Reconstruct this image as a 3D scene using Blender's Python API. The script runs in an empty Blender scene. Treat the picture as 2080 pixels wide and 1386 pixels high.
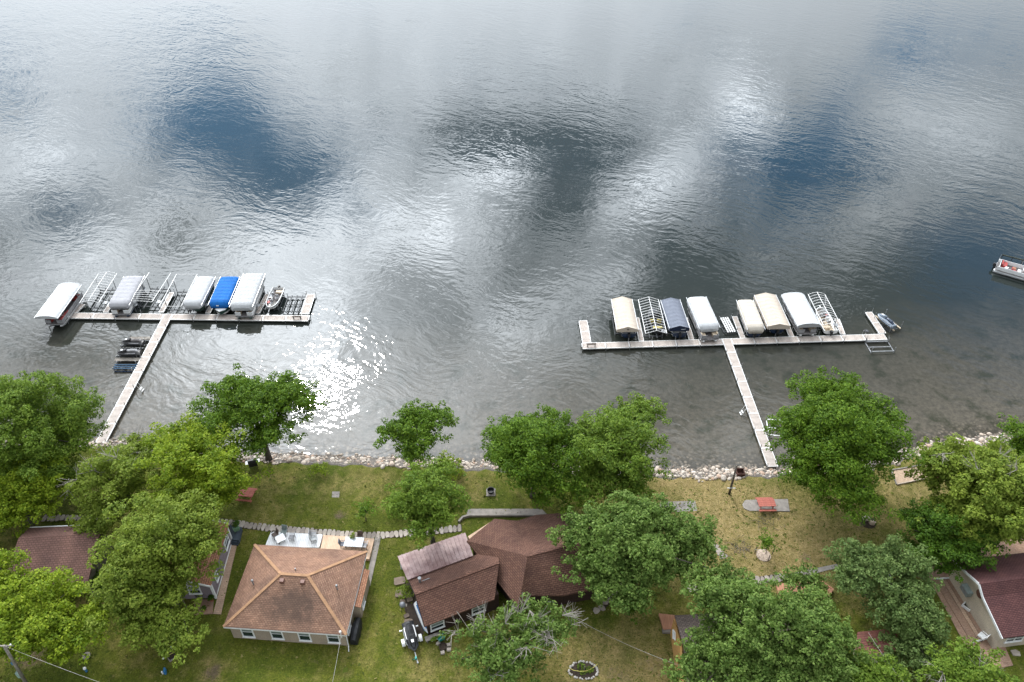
import bpy, math, random
import numpy as np
from mathutils import Vector, Matrix
random.seed(7)
scene = bpy.context.scene
COL = scene.collection
R = math.radians

# ------------------------------------------------------------------ camera
F, TH, H = 1618.0, R(40.3), 70.0          # focal length in pixels of a 2080 px wide frame, pitch below horizon, height over the lake
CT, ST = math.cos(TH), math.sin(TH)
cam = bpy.data.cameras.new('camera')
cam.sensor_width = 36.0
cam.lens = F / 2080 * 36.0
cam.clip_start, cam.clip_end = 1.0, 8000.0
camo = bpy.data.objects.new('camera', cam)
camo.location = (0, 0, H)
camo.rotation_euler = (math.pi/2 - TH, 0, 0)
COL.objects.link(camo)
scene.camera = camo

def at(px, py, z=0.0):
    """point of the place at height z that the survey picture shows at (px, py)"""
    u, v = (px-1040)/F, (py-693)/F
    d = (u, CT - v*ST, -ST - v*CT)
    t = (z-H)/d[2]
    return Vector((d[0]*t, d[1]*t, z))

def pj(p):
    dz = p[2]-H
    f = p[1]*CT - dz*ST
    w = p[1]*ST + dz*CT
    return (1040+F*p[0]/f, 693-F*w/f)

# ------------------------------------------------------------------ light
sq = at(668, 782, 0)
SUN = Vector((sq.x, sq.y, H)).normalized()
EL, AZ = math.asin(SUN.z), math.atan2(SUN.x, SUN.y)
sun = bpy.data.lights.new('sun', 'SUN')
sun.energy, sun.angle, sun.color = 2.0, R(2.5), (1.0, 0.94, 0.85)
suno = bpy.data.objects.new('sun', sun)
suno.rotation_euler = (-SUN).to_track_quat('-Z', 'Y').to_euler()
suno.location = SUN*300
COL.objects.link(suno)

world = bpy.data.worlds.new('World')
scene.world = world
world.use_nodes = True
WN, WL = world.node_tree.nodes, world.node_tree.links
WN.clear()

class N:
    """tiny node-tree writer"""
    def __init__(s, tree): s.t, s.n, s.l = tree, tree.nodes, tree.links
    def add(s, typ, **kw):
        n = s.n.new(typ)
        for k, v in kw.items(): setattr(n, k, v)
        return n
    def put(s, sock, v):
        if isinstance(v, bpy.types.NodeSocket): s.l.new(v, sock)
        elif v is not None: sock.default_value = v
    def math(s, op, a, b=None, c=None, clamp=False):
        n = s.add('ShaderNodeMath', operation=op, use_clamp=clamp)
        for i, v in enumerate((a, b, c)):
            if v is not None: s.put(n.inputs[i], v)
        return n.outputs[0]
    def vmath(s, op, a, b=None, scale=None):
        n = s.add('ShaderNodeVectorMath', operation=op)
        s.put(n.inputs[0], a)
        if b is not None: s.put(n.inputs[1], b)
        if scale is not None: s.put(n.inputs['Scale'], scale)
        return n.outputs['Value'] if op in ('DOT_PRODUCT', 'LENGTH') else n.outputs[0]
    def mix(s, f, a, b, blend='MIX'):
        n = s.add('ShaderNodeMix', data_type='RGBA', blend_type=blend)
        s.put(n.inputs[0], f)
        for k, v in ((6, a), (7, b)):
            if isinstance(v, tuple) and len(v) == 3: v = v + (1,)
            s.put(n.inputs[k], v)
        return n.outputs[2]
    def noise(s, vec, scale, detail=3.0, rough=0.55, out=0):
        n = s.add('ShaderNodeTexNoise')
        s.put(n.inputs['Vector'], vec)
        n.inputs['Scale'].default_value = scale
        n.inputs['Detail'].default_value = detail
        n.inputs['Roughness'].default_value = rough
        return n.outputs[out]
    def remap(s, v, a, b, c=0.0, d=1.0, smooth=False):
        n = s.add('ShaderNodeMapRange', interpolation_type='SMOOTHSTEP' if smooth else 'LINEAR')
        s.put(n.inputs[0], v)
        for i, x in enumerate((a, b, c, d)): n.inputs[i+1].default_value = x
        return n.outputs[0]
    def blob(s, vec, cx, cy, ax, ay, rot):
        m = s.add('ShaderNodeMapping', vector_type='TEXTURE')
        s.put(m.inputs[0], vec)
        m.inputs['Location'].default_value = (cx, cy, 0)
        m.inputs['Rotation'].default_value = (0, 0, rot)
        m.inputs['Scale'].default_value = (ax, ay, 1000)
        g = s.add('ShaderNodeTexGradient', gradient_type='QUADRATIC_SPHERE')
        s.l.new(m.outputs[0], g.inputs[0])
        return g.outputs['Fac']

W = N(world.node_tree)
tc = W.add('ShaderNodeTexCoord').outputs['Generated']
sep = W.add('ShaderNodeSeparateXYZ'); W.put(sep.inputs[0], tc)
zc = W.math('MAXIMUM', sep.outputs[2], 0.06)
cmb = W.add('ShaderNodeCombineXYZ')
W.put(cmb.inputs[0], W.math('DIVIDE', sep.outputs[0], zc))
W.put(cmb.inputs[1], W.math('DIVIDE', sep.outputs[1], zc))
q0 = cmb.outputs[0]                                        # position on the cloud layer
wn = W.add('ShaderNodeTexNoise'); W.put(wn.inputs['Vector'], q0)
wn.inputs['Scale'].default_value = 4.5; wn.inputs['Detail'].default_value = 4.0
warp = W.vmath('SUBTRACT', wn.outputs['Color'], (0.5, 0.5, 0.5))
q = W.vmath('ADD', q0, W.vmath('SCALE', warp, scale=0.13))
# gaps of open sky (cover < 0) and thick grey clouds, laid out on the cloud layer
def layer(specs, start):
    acc = start
    for px, py, a, b, rot, wgt in specs:
        c0 = at(px, py); ca, sa = math.cos(R(rot)), math.sin(R(rot))
        e1 = (at(px+a*ca, py-a*sa)-at(px-a*ca, py+a*sa))/2/H
        e2 = (at(px-b*sa, py-b*ca)-at(px+b*sa, py+b*ca))/2/H
        g = W.blob(q, c0.x/H, c0.y/H, e1.length, e2.length, math.atan2(e1.y, e1.x))
        acc = W.math('MULTIPLY_ADD', g, wgt, acc)
    return acc
GAPS = [(470, 285, 370, 180, -40, -1.5), (590, 375, 190, 110, -15, -1.05), (380, 240, 170, 110, -30, -.5), (440, 140, 160, 80, -60, -.55), (125, 430, 210, 120, -25, -.75), (15, 185, 150, 60, -35, -1.0),
        (1630, 350, 250, 180, 30, -1.85), (1700, 230, 200, 100, 60, -.9), (1480, 290, 110, 70, -30, -.5), (1855, 95, 230, 110, -10, -1.1), (2000, 540, 330, 190, 20, -1.5), (1800, 420, 130, 110, 40, .9),
        (1570, 480, 240, 120, 0, -.7), (2060, 100, 200, 200, 0, -.5), (2060, 720, 300, 220, 0, -1.2), (100, 90, 240, 120, 0, -.4), (730, 430, 90, 70, 0, -.5)]
GREY = [(1075, 295, 340, 95, -6, -2.8), (1150, 440, 210, 150, 45, -1.5), (830, 665, 170, 170, 0, -6.5), (340, 485, 130, 85, -10, -.9),
        (1400, 560, 320, 130, 20, -1.3), (1500, 720, 460, 190, 0, -1.2), (1300, 850, 520, 170, 0, -.55), (1010, 600, 190, 110, 25, -.6), (130, 770, 360, 190, 10, -.5),
        (1900, 700, 500, 320, 0, -1.7), (735, 420, 80, 60, 0, -.5), (330, 850, 220, 110, 0, -.3), (1080, 540, 150, 110, 0, -.4), (1850, 880, 420, 160, 0, -.6),
        (700, 430, 200, 140, -35, 1.5), (1000, 350, 150, 90, -25, 2.0), (1300, 390, 120, 230, -20, 2.2), (1510, 225, 110, 110, 0, 1.7), (1245, 590, 130, 140, -20, 1.4),
        (1960, 270, 240, 150, 20, .9), (190, 540, 300, 150, 20, 1.5), (560, 520, 300, 150, 10, 0.9), (640, 640, 240, 150, 0, .9), (900, 470, 230, 120, 20, 1.9), (1000, 660, 190, 180, 30, 1.5), (450, 710, 240, 130, 0, 1.3), (60, 330, 200, 130, -20, .6), (1150, 600, 90, 160, -20, .8), (560, 820, 200, 120, 0, .8), (300, 640, 260, 90, 0, .4), (1780, 430, 160, 90, 40, .5)]
fb = W.noise(q, 2.2, 8.0, 0.6)
fb3 = W.noise(q0, 15.0, 6.0, 0.6)
cover = layer(GAPS, W.remap(fb, 0.30, 0.75, 0.72, 1.45))
cover = W.math('ADD', W.remap(W.math('ADD', cover, W.remap(fb3, 0.3, 0.7, -0.25, 0.25)), -0.25, 1.05, 0.0, 0.94, True), 0.06)
fb2 = W.noise(q, 5.0, 8.0, 0.62)
near = W.remap(sep.outputs[2], 0.29, 0.47, 0.12, 1.0)            # far clouds sink into haze and lose their contrast
bright = layer(GREY, W.math('MULTIPLY_ADD', near, W.math('ADD', W.remap(fb2, 0.32, 0.68, -0.40, 0.40), W.remap(fb3, 0.3, 0.7, -0.36, 0.36)), 0.82))
bright = W.math('MAXIMUM', bright, 0.16)
aur = W.math('POWER', W.math('MAXIMUM', W.vmath('DOT_PRODUCT', W.vmath('NORMALIZE', tc), tuple(SUN)), 0.0), 3.6)   # clouds glow towards the sun
CLOUD = 80.0
bright = W.math('MULTIPLY', bright, W.math('MULTIPLY_ADD', aur, 0.82*CLOUD, 0.18*CLOUD))
sky = W.add('ShaderNodeTexSky', sky_type='NISHITA', sun_disc=False)
sky.sun_elevation, sky.sun_rotation, sky.altitude = EL, AZ, 300
sky.dust_density, sky.air_density, sky.ozone_density = 0.25, 1.2, 2.5
glow = W.math('MULTIPLY', W.math('POWER', W.math('MAXIMUM', W.vmath('DOT_PRODUCT', W.vmath('NORMALIZE', tc), tuple(SUN)), 0.0), 70.0), 2.0*CLOUD)   # thin cloud in front of the sun
cc = W.vmath('SCALE', (0.93, 0.985, 1.045), scale=W.math('ADD', bright, glow))
col = W.mix(cover, W.vmath('MULTIPLY', sky.outputs[0], (1.5, 2.3, 2.7)), cc)
bg = W.add('ShaderNodeBackground'); W.put(bg.inputs[0], col)
bg.inputs[1].default_value = 0.10
wo = W.add('ShaderNodeOutputWorld'); W.l.new(bg.outputs[0], wo.inputs[0])
world.cycles.sampling_method = 'MANUAL'; world.cycles.sample_map_resolution = 1024

vs = scene.view_settings
vs.view_transform, vs.look, vs.gamma, vs.exposure = 'Standard', 'None', 1.0, -0.22
vs.use_curve_mapping = False
scene.display_settings.display_device = 'sRGB'
cy = scene.cycles
cy.max_bounces, cy.diffuse_bounces, cy.glossy_bounces, cy.transmission_bounces, cy.transparent_max_bounces = 6, 3, 3, 4, 6
cy.caustics_reflective = cy.caustics_refractive = False
cy.sample_clamp_indirect = 6.0
cy.use_denoising = True
cy.denoiser = 'OPENIMAGEDENOISE'

# ------------------------------------------------------------------ helpers
class MB:
    """collects shapes and links them as one mesh object"""
    def __init__(s): s.v, s.f, s.m = [], [], []
    def add(s, vs, fs, m=0):
        o = len(s.v)
        s.v += [tuple(p) for p in vs]
        for f in fs: s.f.append([i+o for i in f]); s.m.append(m)
        return s
    def box(s, c, d, rz=0.0, m=0, taper=1.0):
        x, y, z = d[0]/2, d[1]/2, d[2]/2
        ca, sa = math.cos(rz), math.sin(rz)
        P = []
        for k, t in ((-z, 1.0), (z, taper)):
            for i, j in ((-x, -y), (x, -y), (x, y), (-x, y)):
                P.append((c[0]+(i*ca-j*sa)*t, c[1]+(i*sa+j*ca)*t, c[2]+k))
        return s.add(P, [(3, 2, 1, 0), (4, 5, 6, 7), (0, 1, 5, 4), (1, 2, 6, 5), (2, 3, 7, 6), (3, 0, 4, 7)], m)
    def beam(s, p, q, w, h, m=0, up=(0, 0, 1)):
        p, q = Vector(p), Vector(q)
        d = (q-p).normalized(); u = Vector(up)
        if abs(d.dot(u)) > .98: u = Vector((1, 0, 0))
        a = d.cross(u).normalized(); b = a.cross(d)
        P = [e+a*i*w/2+b*j*h/2 for e in (p, q) for i, j in ((-1, -1), (1, -1), (1, 1), (-1, 1))]
        return s.add(P, [(0, 1, 2, 3), (7, 6, 5, 4), (0, 4, 5, 1), (1, 5, 6, 2), (2, 6, 7, 3), (3, 7, 4, 0)], m)
    def tube(s, pts, r, n=6, m=0):
        pts = [Vector(p) for p in pts]
        rr = r if isinstance(r, (list, tuple)) else [r]*len(pts)
        o = []; fs = []
        for i, p in enumerate(pts):
            d = (pts[min(i+1, len(pts)-1)]-pts[max(i-1, 0)]).normalized()
            u = Vector((0, 0, 1)) if abs(d.z) < .9 else Vector((1, 0, 0))
            a = d.cross(u).normalized(); b = a.cross(d)
            for k in range(n):
                t = 2*math.pi*k/n
                o.append(p+(a*math.cos(t)+b*math.sin(t))*rr[i])
        for i in range(len(pts)-1):
            for k in range(n):
                fs.append((i*n+k, i*n+(k+1) % n, (i+1)*n+(k+1) % n, (i+1)*n+k))
        fs.append(tuple(range(n))[::-1]); fs.append(tuple((len(pts)-1)*n+k for k in range(n)))
        return s.add(o, fs, m)
    def prism(s, poly, z0, z1, m=0):
        n = len(poly)
        a = sum(poly[i][0]*poly[(i+1) % n][1]-poly[(i+1) % n][0]*poly[i][1] for i in range(n))
        if a < 0: poly = poly[::-1]
        P = [(x[0], x[1], z0) for x in poly]+[(x[0], x[1], z1) for x in poly]
        fs = [tuple(range(n))[::-1], tuple(range(n, 2*n))]+[(i, (i+1) % n, n+(i+1) % n, n+i) for i in range(n)]
        return s.add(P, fs, m)
    def slab(s, poly, t, m=0):
        """a roof plane: 3-D polygon seen counter-clockwise from above, thickness t downwards"""
        P = [Vector(p) for p in poly]
        nz = sum(P[i].x*P[(i+1) % len(P)].y-P[(i+1) % len(P)].x*P[i].y for i in range(len(P)))
        if nz < 0: P = P[::-1]
        n = len(P)
        Q = P+[p-Vector((0, 0, t)) for p in P]
        return s.add(Q, [tuple(range(n)), tuple(range(n, 2*n))[::-1]]+[((i+1) % n, i, n+i, n+(i+1) % n) for i in range(n)], m)
    def lathe(s, prof, c=(0, 0, 0), n=12, m=0):
        P = [(c[0]+r*math.cos(2*math.pi*k/n), c[1]+r*math.sin(2*math.pi*k/n), c[2]+z) for r, z in prof for k in range(n)]
        fs = [(i*n+k, i*n+(k+1) % n, (i+1)*n+(k+1) % n, (i+1)*n+k) for i in range(len(prof)-1) for k in range(n)]
        fs += [tuple(range(n))[::-1], tuple((len(prof)-1)*n+k for k in range(n))]
        return s.add(P, fs, m)
    def grid(s, rows, m=0, flip=False):
        nx = len(rows[0]); P = [p for r in rows for p in r]
        fs = [(j*nx+i, j*nx+i+1, (j+1)*nx+i+1, (j+1)*nx+i) for j in range(len(rows)-1) for i in range(nx-1)]
        if flip: fs = [f[::-1] for f in fs]
        return s.add(P, fs, m)
    def mesh(s, name, mats, smooth=False, uv=True):
        me = bpy.data.meshes.new(name)
        me.from_pydata(s.v, [], s.f)
        for k in (mats if isinstance(mats, (list, tuple)) else [mats]): me.materials.append(k)
        if any(s.m): me.polygons.foreach_set('material_index', s.m)
        if uv: auto_uv(me)
        if smooth: me.polygons.foreach_set('use_smooth', [True]*len(me.polygons))
        me.update()
        return me
    def build(s, name, mats, parent=None, loc=(0, 0, 0), rz=0.0, smooth=False):
        return link(name, s.mesh(name, mats, smooth), parent, loc, rz)

def auto_uv(me):
    """metres along the eave and up the slope on every face"""
    L = me.uv_layers.new(name='metres')
    n = len(me.loops); buf = np.empty(n*2, np.float32)
    co = np.empty(len(me.vertices)*3, np.float32); me.vertices.foreach_get('co', co); co = co.reshape(-1, 3)
    for p in me.polygons:
        nr = p.normal
        u = Vector((-nr.y, nr.x, 0))
        u = u.normalized() if u.length > 1e-3 else Vector((1, 0, 0))
        v = nr.cross(u)
        for li in p.loop_indices:
            c = co[me.loops[li].vertex_index]
            buf[2*li] = c[0]*u.x+c[1]*u.y+c[2]*u.z
            buf[2*li+1] = c[0]*v.x+c[1]*v.y+c[2]*v.z
    L.data.foreach_set('uv', buf)

def link(name, data, parent=None, loc=(0, 0, 0), rz=0.0):
    o = bpy.data.objects.new(name, data)
    o.location = loc; o.rotation_euler = (0, 0, rz)
    if parent is not None: o.parent = parent
    COL.objects.link(o)
    return o

def tag(o, label=None, cat=None, group=None, kind=None):
    if label: o['label'] = label
    if cat: o['category'] = cat
    if group: o['group'] = group
    if kind: o['kind'] = kind
    return o

def thing(name, label, cat, loc=(0, 0, 0), rz=0.0, group=None):
    return tag(link(name, None, None, loc, rz), label, cat, group)

def copy_tree(o, parent=None):
    c = o.copy(); COL.objects.link(c)
    if parent is not None: c.parent = parent
    for ch in o.children: copy_tree(ch, c)
    return c

# ------------------------------------------------------------------ materials
MATS = {}
def new_mat(name):
    m = bpy.data.materials.new(name); m.use_nodes = True
    t = N(m.node_tree); t.n.clear()
    out = t.add('ShaderNodeOutputMaterial'); b = t.add('ShaderNodeBsdfPrincipled')
    t.l.new(b.outputs[0], out.inputs[0])
    MATS[name] = m
    return m, t, b, out

def plain(name, c, rough=0.6, metal=0.0, var=0.15, scale=3.0, c2=None, bump=0.0, bscale=30.0, spec=0.4):
    """one colour, worn a little by noise"""
    m, t, b, _ = new_mat(name)
    pos = t.add('ShaderNodeTexCoord').outputs['Object']
    nz = t.noise(pos, scale, 5.0, 0.62)
    d = c2 if c2 else tuple(x*(1-2*var) for x in c)
    t.put(b.inputs['Base Color'], t.mix(t.remap(nz, 0.32, 0.68), d, c if c2 else tuple(min(1, x*(1+var)) for x in c)))
    b.inputs['Roughness'].default_value = rough; b.inputs['Metallic'].default_value = metal
    b.inputs['Specular IOR Level'].default_value = spec
    if bump:
        bp = t.add('ShaderNodeBump'); bp.inputs['Strength'].default_value = 1.0; bp.inputs['Distance'].default_value = bump
        t.put(bp.inputs['Height'], t.noise(pos, bscale, 4.0)); t.l.new(bp.outputs[0], b.inputs['Normal'])
    return m

def coursed(name, c1, c2, mortar, w, h, ms=0.012, rough=0.85, bump=0.012, stain=None, off=0.5, big=0.5):
    """rows of pieces too small to build (shingles, siding laps, pavers): relief from a brick pattern in metres"""
    m, t, b, _ = new_mat(name)
    uv = t.add('ShaderNodeUVMap').outputs[0]
    br = t.add('ShaderNodeTexBrick'); br.offset = off
    t.put(br.inputs['Vector'], uv)
    for k, v in (('Color1', c1+(1,)), ('Color2', c2+(1,)), ('Mortar', mortar+(1,)), ('Scale', 1.0), ('Mortar Size', ms), ('Mortar Smooth', 0.3), ('Bias', 0.0), ('Brick Width', w), ('Row Height', h)):
        br.inputs[k].default_value = v
    pos = t.add('ShaderNodeTexCoord').outputs['Object']
    n1 = t.noise(pos, big, 4.0, 0.6)
    col = t.mix(1.0, br.outputs[0], t.mix(t.remap(n1, 0.3, 0.7), (0.78, 0.78, 0.8), (1.15, 1.12, 1.08)), 'MULTIPLY')
    n2 = t.noise(uv, 9.0, 3.0, 0.7)
    col = t.mix(1.0, col, t.mix(t.remap(n2, 0.25, 0.75), (0.72, 0.72, 0.72), (1.25, 1.25, 1.25)), 'MULTIPLY')
    if stain: col = t.mix(t.remap(t.noise(pos, 0.35, 3.0), 0.52, 0.72, 0.0, 0.55), col, stain)
    t.put(b.inputs['Base Color'], col)
    b.inputs['Roughness'].default_value = rough; b.inputs['Specular IOR Level'].default_value = 0.25
    bp = t.add('ShaderNodeBump'); bp.inputs['Distance'].default_value = bump; bp.invert = True
    t.put(bp.inputs['Height'], br.outputs['Fac']); t.l.new(bp.outputs[0], b.inputs['Normal'])
    return m

def boards(name, c, c2, w, rough=0.7, bump=0.01):
    """deck boards running across the first metre axis"""
    m, t, b, _ = new_mat(name)
    uv = t.add('ShaderNodeUVMap').outputs[0]
    sp = t.add('ShaderNodeSeparateXYZ'); t.put(sp.inputs[0], uv)
    x = t.math('DIVIDE', sp.outputs[0], w)
    fr = t.math('FRACT', x); idx = t.math('FLOOR', x)
    wn = t.add('ShaderNodeTexWhiteNoise', noise_dimensions='1D'); t.put(wn.inputs['W'], idx)
    col = t.mix(wn.outputs['Value'], c, c2)
    n = t.noise(t.add('ShaderNodeTexCoord').outputs['Object'], 1.2, 5.0, 0.65)
    col = t.mix(1.0, col, t.mix(t.remap(n, 0.3, 0.7), (0.8, 0.79, 0.78), (1.1, 1.1, 1.1)), 'MULTIPLY')
    gap = t.math('LESS_THAN', fr, 0.1)
    col = t.mix(t.math('MULTIPLY', gap, 0.6), col, (0.05, 0.045, 0.04))
    t.put(b.inputs['Base Color'], col)
    b.inputs['Roughness'].default_value = rough; b.inputs['Specular IOR Level'].default_value = 0.3
    bp = t.add('ShaderNodeBump'); bp.inputs['Distance'].default_value = bump; bp.invert = True
    t.put(bp.inputs['Height'], gap); t.l.new(bp.outputs[0], b.inputs['Normal'])
    return m

def leaf_mat(name, dark, mid, light, tr=0.28):
    m, t, b, out = new_mat(name)
    geo = t.add('ShaderNodeNewGeometry')
    pos = t.add('ShaderNodeTexCoord').outputs['Object']
    big = t.remap(t.noise(pos, 0.42, 3.0, 0.6), 0.34, 0.66)
    col = t.mix(big, dark, mid)
    col = t.mix(t.remap(geo.outputs['Random Per Island'], 0.35, 1.0, 0.0, 0.85), col, light)
    t.put(b.inputs['Base Color'], col)
    b.inputs['Roughness'].default_value = 0.6; b.inputs['Specular IOR Level'].default_value = 0.13
    tl = t.add('ShaderNodeBsdfTranslucent')
    t.put(tl.inputs[0], t.mix(1.0, col, (1.5, 1.6, 0.8), 'MULTIPLY'))
    mx = t.add('ShaderNodeMixShader'); mx.inputs[0].default_value = tr
    t.l.new(b.outputs[0], mx.inputs[1]); t.l.new(tl.outputs[0], mx.inputs[2]); t.l.new(mx.outputs[0], out.inputs[0])
    return m

M_alu = plain('aluminium', (0.62, 0.63, 0.64), 0.4, 0.6, 0.08)
M_galv = plain('galvanised_steel', (0.30, 0.31, 0.32), 0.5, 0.5, 0.15)
M_darksteel = plain('dark_weathered_steel', (0.07, 0.075, 0.08), 0.6, 0.3, 0.2)
M_whitemetal = plain('white_painted_tube', (0.78, 0.78, 0.77), 0.4, 0.0, 0.05)
M_dock = boards('dock_boards', (0.38, 0.33, 0.295), (0.45, 0.395, 0.355), 0.145)
M_rim = plain('dock_rim_aluminium', (0.72, 0.72, 0.71), 0.45, 0.2, 0.06)
M_white = plain('white_gelcoat', (0.75, 0.76, 0.76), 0.25, 0.0, 0.05)
M_black = plain('black_plastic', (0.02, 0.02, 0.022), 0.45, 0.0, 0.2)
M_navy = plain('navy_gelcoat', (0.02, 0.035, 0.07), 0.25)
M_green = plain('dark_green_gelcoat', (0.015, 0.05, 0.04), 0.3)
M_red = plain('red_vinyl', (0.35, 0.05, 0.045), 0.5)
M_greyvinyl = plain('grey_vinyl', (0.28, 0.28, 0.29), 0.5)
M_tanvinyl = plain('tan_vinyl', (0.55, 0.45, 0.33), 0.5)
M_carpet = plain('boat_carpet', (0.13, 0.12, 0.12), 0.95)
M_rubber = plain('tyre_rubber', (0.018, 0.018, 0.018), 0.8)
M_glassdark = plain('window_glass', (0.015, 0.03, 0.035), 0.08, 0.0, 0.1, 0.6, spec=0.8)
M_wtrim = plain('white_trim_paint', (0.72, 0.73, 0.73), 0.5, 0.0, 0.05)
M_bark = plain('bark', (0.10, 0.085, 0.07), 0.95, 0, 0.25, 6.0, bump=0.03, bscale=14)
M_deadwood = plain('dead_twigs', (0.27, 0.245, 0.215), 0.9, 0, 0.15)
M_pole = plain('weathered_pole_wood', (0.10, 0.085, 0.07), 0.9, 0, 0.25)
M_benchwood = plain('dark_bench_wood', (0.07, 0.05, 0.038), 0.8, 0, 0.2, 3.0)
M_oldwood = plain('weathered_grey_wood', (0.22, 0.20, 0.175), 0.9, 0, 0.25, 2.0)
M_redwood = boards('red_stained_planks', (0.31, 0.10, 0.075), (0.37, 0.13, 0.095), 0.16)
M_orangewood = boards('orange_brown_deck', (0.36, 0.17, 0.10), (0.42, 0.21, 0.125), 0.16)
M_deckwood = boards('new_deck_wood', (0.55, 0.38, 0.26), (0.62, 0.44, 0.31), 0.16)
M_whitedeck = boards('white_deck_boards', (0.74, 0.75, 0.76), (0.78, 0.79, 0.80), 0.18)
M_bluedeck = boards('slate_blue_deck', (0.045, 0.06, 0.08), (0.06, 0.078, 0.10), 0.15)
M_concrete = plain('concrete', (0.25, 0.225, 0.20), 0.9, 0, 0.15, 1.5, bump=0.004)
M_sand = plain('pit_sand', (0.40, 0.29, 0.20), 0.95, 0, 0.12, 4.0, bump=0.06, bscale=5)
M_flag = plain('flagstone', (0.30, 0.255, 0.215), 0.9, 0, 0.2, 1.4, (0.20, 0.175, 0.155), 0.01, 8)
M_flag2 = plain('pale_flagstone', (0.40, 0.35, 0.30), 0.9, 0, 0.2, 1.4, (0.28, 0.245, 0.21), 0.01, 8)
M_rock = None
M_blackcover = plain('black_cover_fabric', (0.012, 0.013, 0.016), 0.55, 0, 0.2)
M_blueplastic = plain('blue_plastic', (0.03, 0.16, 0.36), 0.4)
M_teal = plain('teal_plastic', (0.0, 0.25, 0.22), 0.45)
M_lime = plain('lime_cushion', (0.25, 0.40, 0.02), 0.7)
M_terracotta = plain('terracotta', (0.35, 0.13, 0.08), 0.8)
M_hose = plain('yellow_hose', (0.55, 0.50, 0.12), 0.5)
M_soil = plain('garden_soil', (0.045, 0.032, 0.023), 0.95, bump=0.03, bscale=8)
M_brickpatio = coursed('brick_pavers', (0.31, 0.19, 0.13), (0.37, 0.245, 0.175), (0.25, 0.19, 0.15), 0.21, 0.105, 0.01, 0.9)
M_tanwalk = coursed('tan_pavers', (0.42, 0.29, 0.21), (0.47, 0.34, 0.25), (0.26, 0.2, 0.15), 0.4, 0.2, 0.012, 0.9)
# ------------------------------------------------------------------ land and lake
G = 1.0                                                    # lawn level above the lake
SH = [at(*p) for p in ((-160, 905), (60, 897), (195, 894), (330, 905), (480, 922), (590, 926), (700, 930), (830, 935), (930, 939), (1060, 944), (1200, 950), (1340, 956), (1450, 955), (1560, 954), (1690, 945), (1790, 929), (1860, 913), (1950, 894), (2080, 879), (2250, 860))]
SX = np.array([p.x for p in SH]); SY = np.array([p.y for p in SH])
def shore(x):
    x = np.asarray(x, float)
    return np.interp(x, SX, SY) + 0.18*np.sin(x*1.7)+0.12*np.sin(x*4.1+1)
def soft(d, *ks):
    d = np.asarray(d, float); return np.interp(d, [k[0] for k in ks], [k[1] for k in ks])
ZP = ((-400, -6), (-30, -3), (-3, -0.7), (-0.6, -0.15), (0.6, 0.25), (1.7, 0.9), (2.2, G), (2000, G))
def land_z(x, y):
    return float(soft(float(shore(x))-y, *ZP))

xs = np.concatenate([[-2600, -900, -400, -200, -120], np.arange(-80, 80.01, 0.7), [120, 200, 400, 900, 2600]])
ds = np.concatenate([[-400, -30, -10, -3, -1.4], np.arange(-0.6, 3.01, 0.4), np.arange(3.6, 46, 0.7), [60, 100, 250, 900, 3000]])
X, D = np.meshgrid(xs, ds)
Y = shore(X)-D
Z = soft(D, *ZP)
rng = np.random.default_rng(3)
Z += np.where((D > 3) & (D < 60), 0.03*np.sin(X*0.7+Y*0.5)+0.03*np.sin(X*0.31-Y*0.9), 0)-np.where(D > 3, 0.03, 0)

def pxfield(specs):
    """a field over the lawn summed from soft patches given in survey pixels (px, py, rx, ry, weight)"""
    acc = np.zeros_like(X)
    for px, py, rx, ry, w in specs:
        c = at(px, py, G); sx = (at(px+rx, py, G)-c).length; sy = (at(px, py+ry, G)-c).length
        acc += w*np.exp(-(((X-c.x)/sx)**2+((Y-c.y)/sy)**2))
    return acc
DRY = [(1560, 1090, 210, 110, .74), (1450, 1010, 130, 40, .55), (1880, 1010, 120, 60, .5), (1290, 1360, 160, 70, .5), (700, 980, 170, 30, .35), (960, 1010, 60, 35, .25),
       (1240, 1300, 120, 60, .3), (990, 1350, 120, 60, .2), (430, 1365, 25, 30, .7), (1620, 1150, 70, 30, .3), (1400, 975, 110, 18, .45), (560, 1200, 300, 200, -.08), (1420, 1060, 60, 20, .3), (860, 1360, 60, 40, .12)]
DIRT = [(692, 1046, 15, 9, .9), (430, 1365, 18, 22, .8), (1250, 1370, 40, 28, .45), (1330, 1350, 45, 40, .35), (1640, 1133, 18, 12, .6), (60, 1330, 60, 40, .6), (640, 958, 30, 10, .35), (1480, 1110, 18, 18, .45),
        (1750, 1070, 30, 14, .5), (640, 1340, 12, 6, .7), (690, 1347, 10, 6, .5), (1380, 1290, 30, 60, .4), (935, 990, 12, 22, .45), (880, 1100, 40, 14, .4)]
dry = np.clip(0.10+pxfield(DRY), 0, 1); dirt = np.clip(pxfield(DIRT), 0, 1)
nx = len(xs)
verts = np.stack([X, Y, Z], -1).reshape(-1, 3)
jj, ii = np.meshgrid(np.arange(len(ds)-1), np.arange(nx-1), indexing='ij')
quads = np.stack([jj*nx+ii, (jj+1)*nx+ii, (jj+1)*nx+ii+1, jj*nx+ii+1], -1).reshape(-1, 4)

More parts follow.
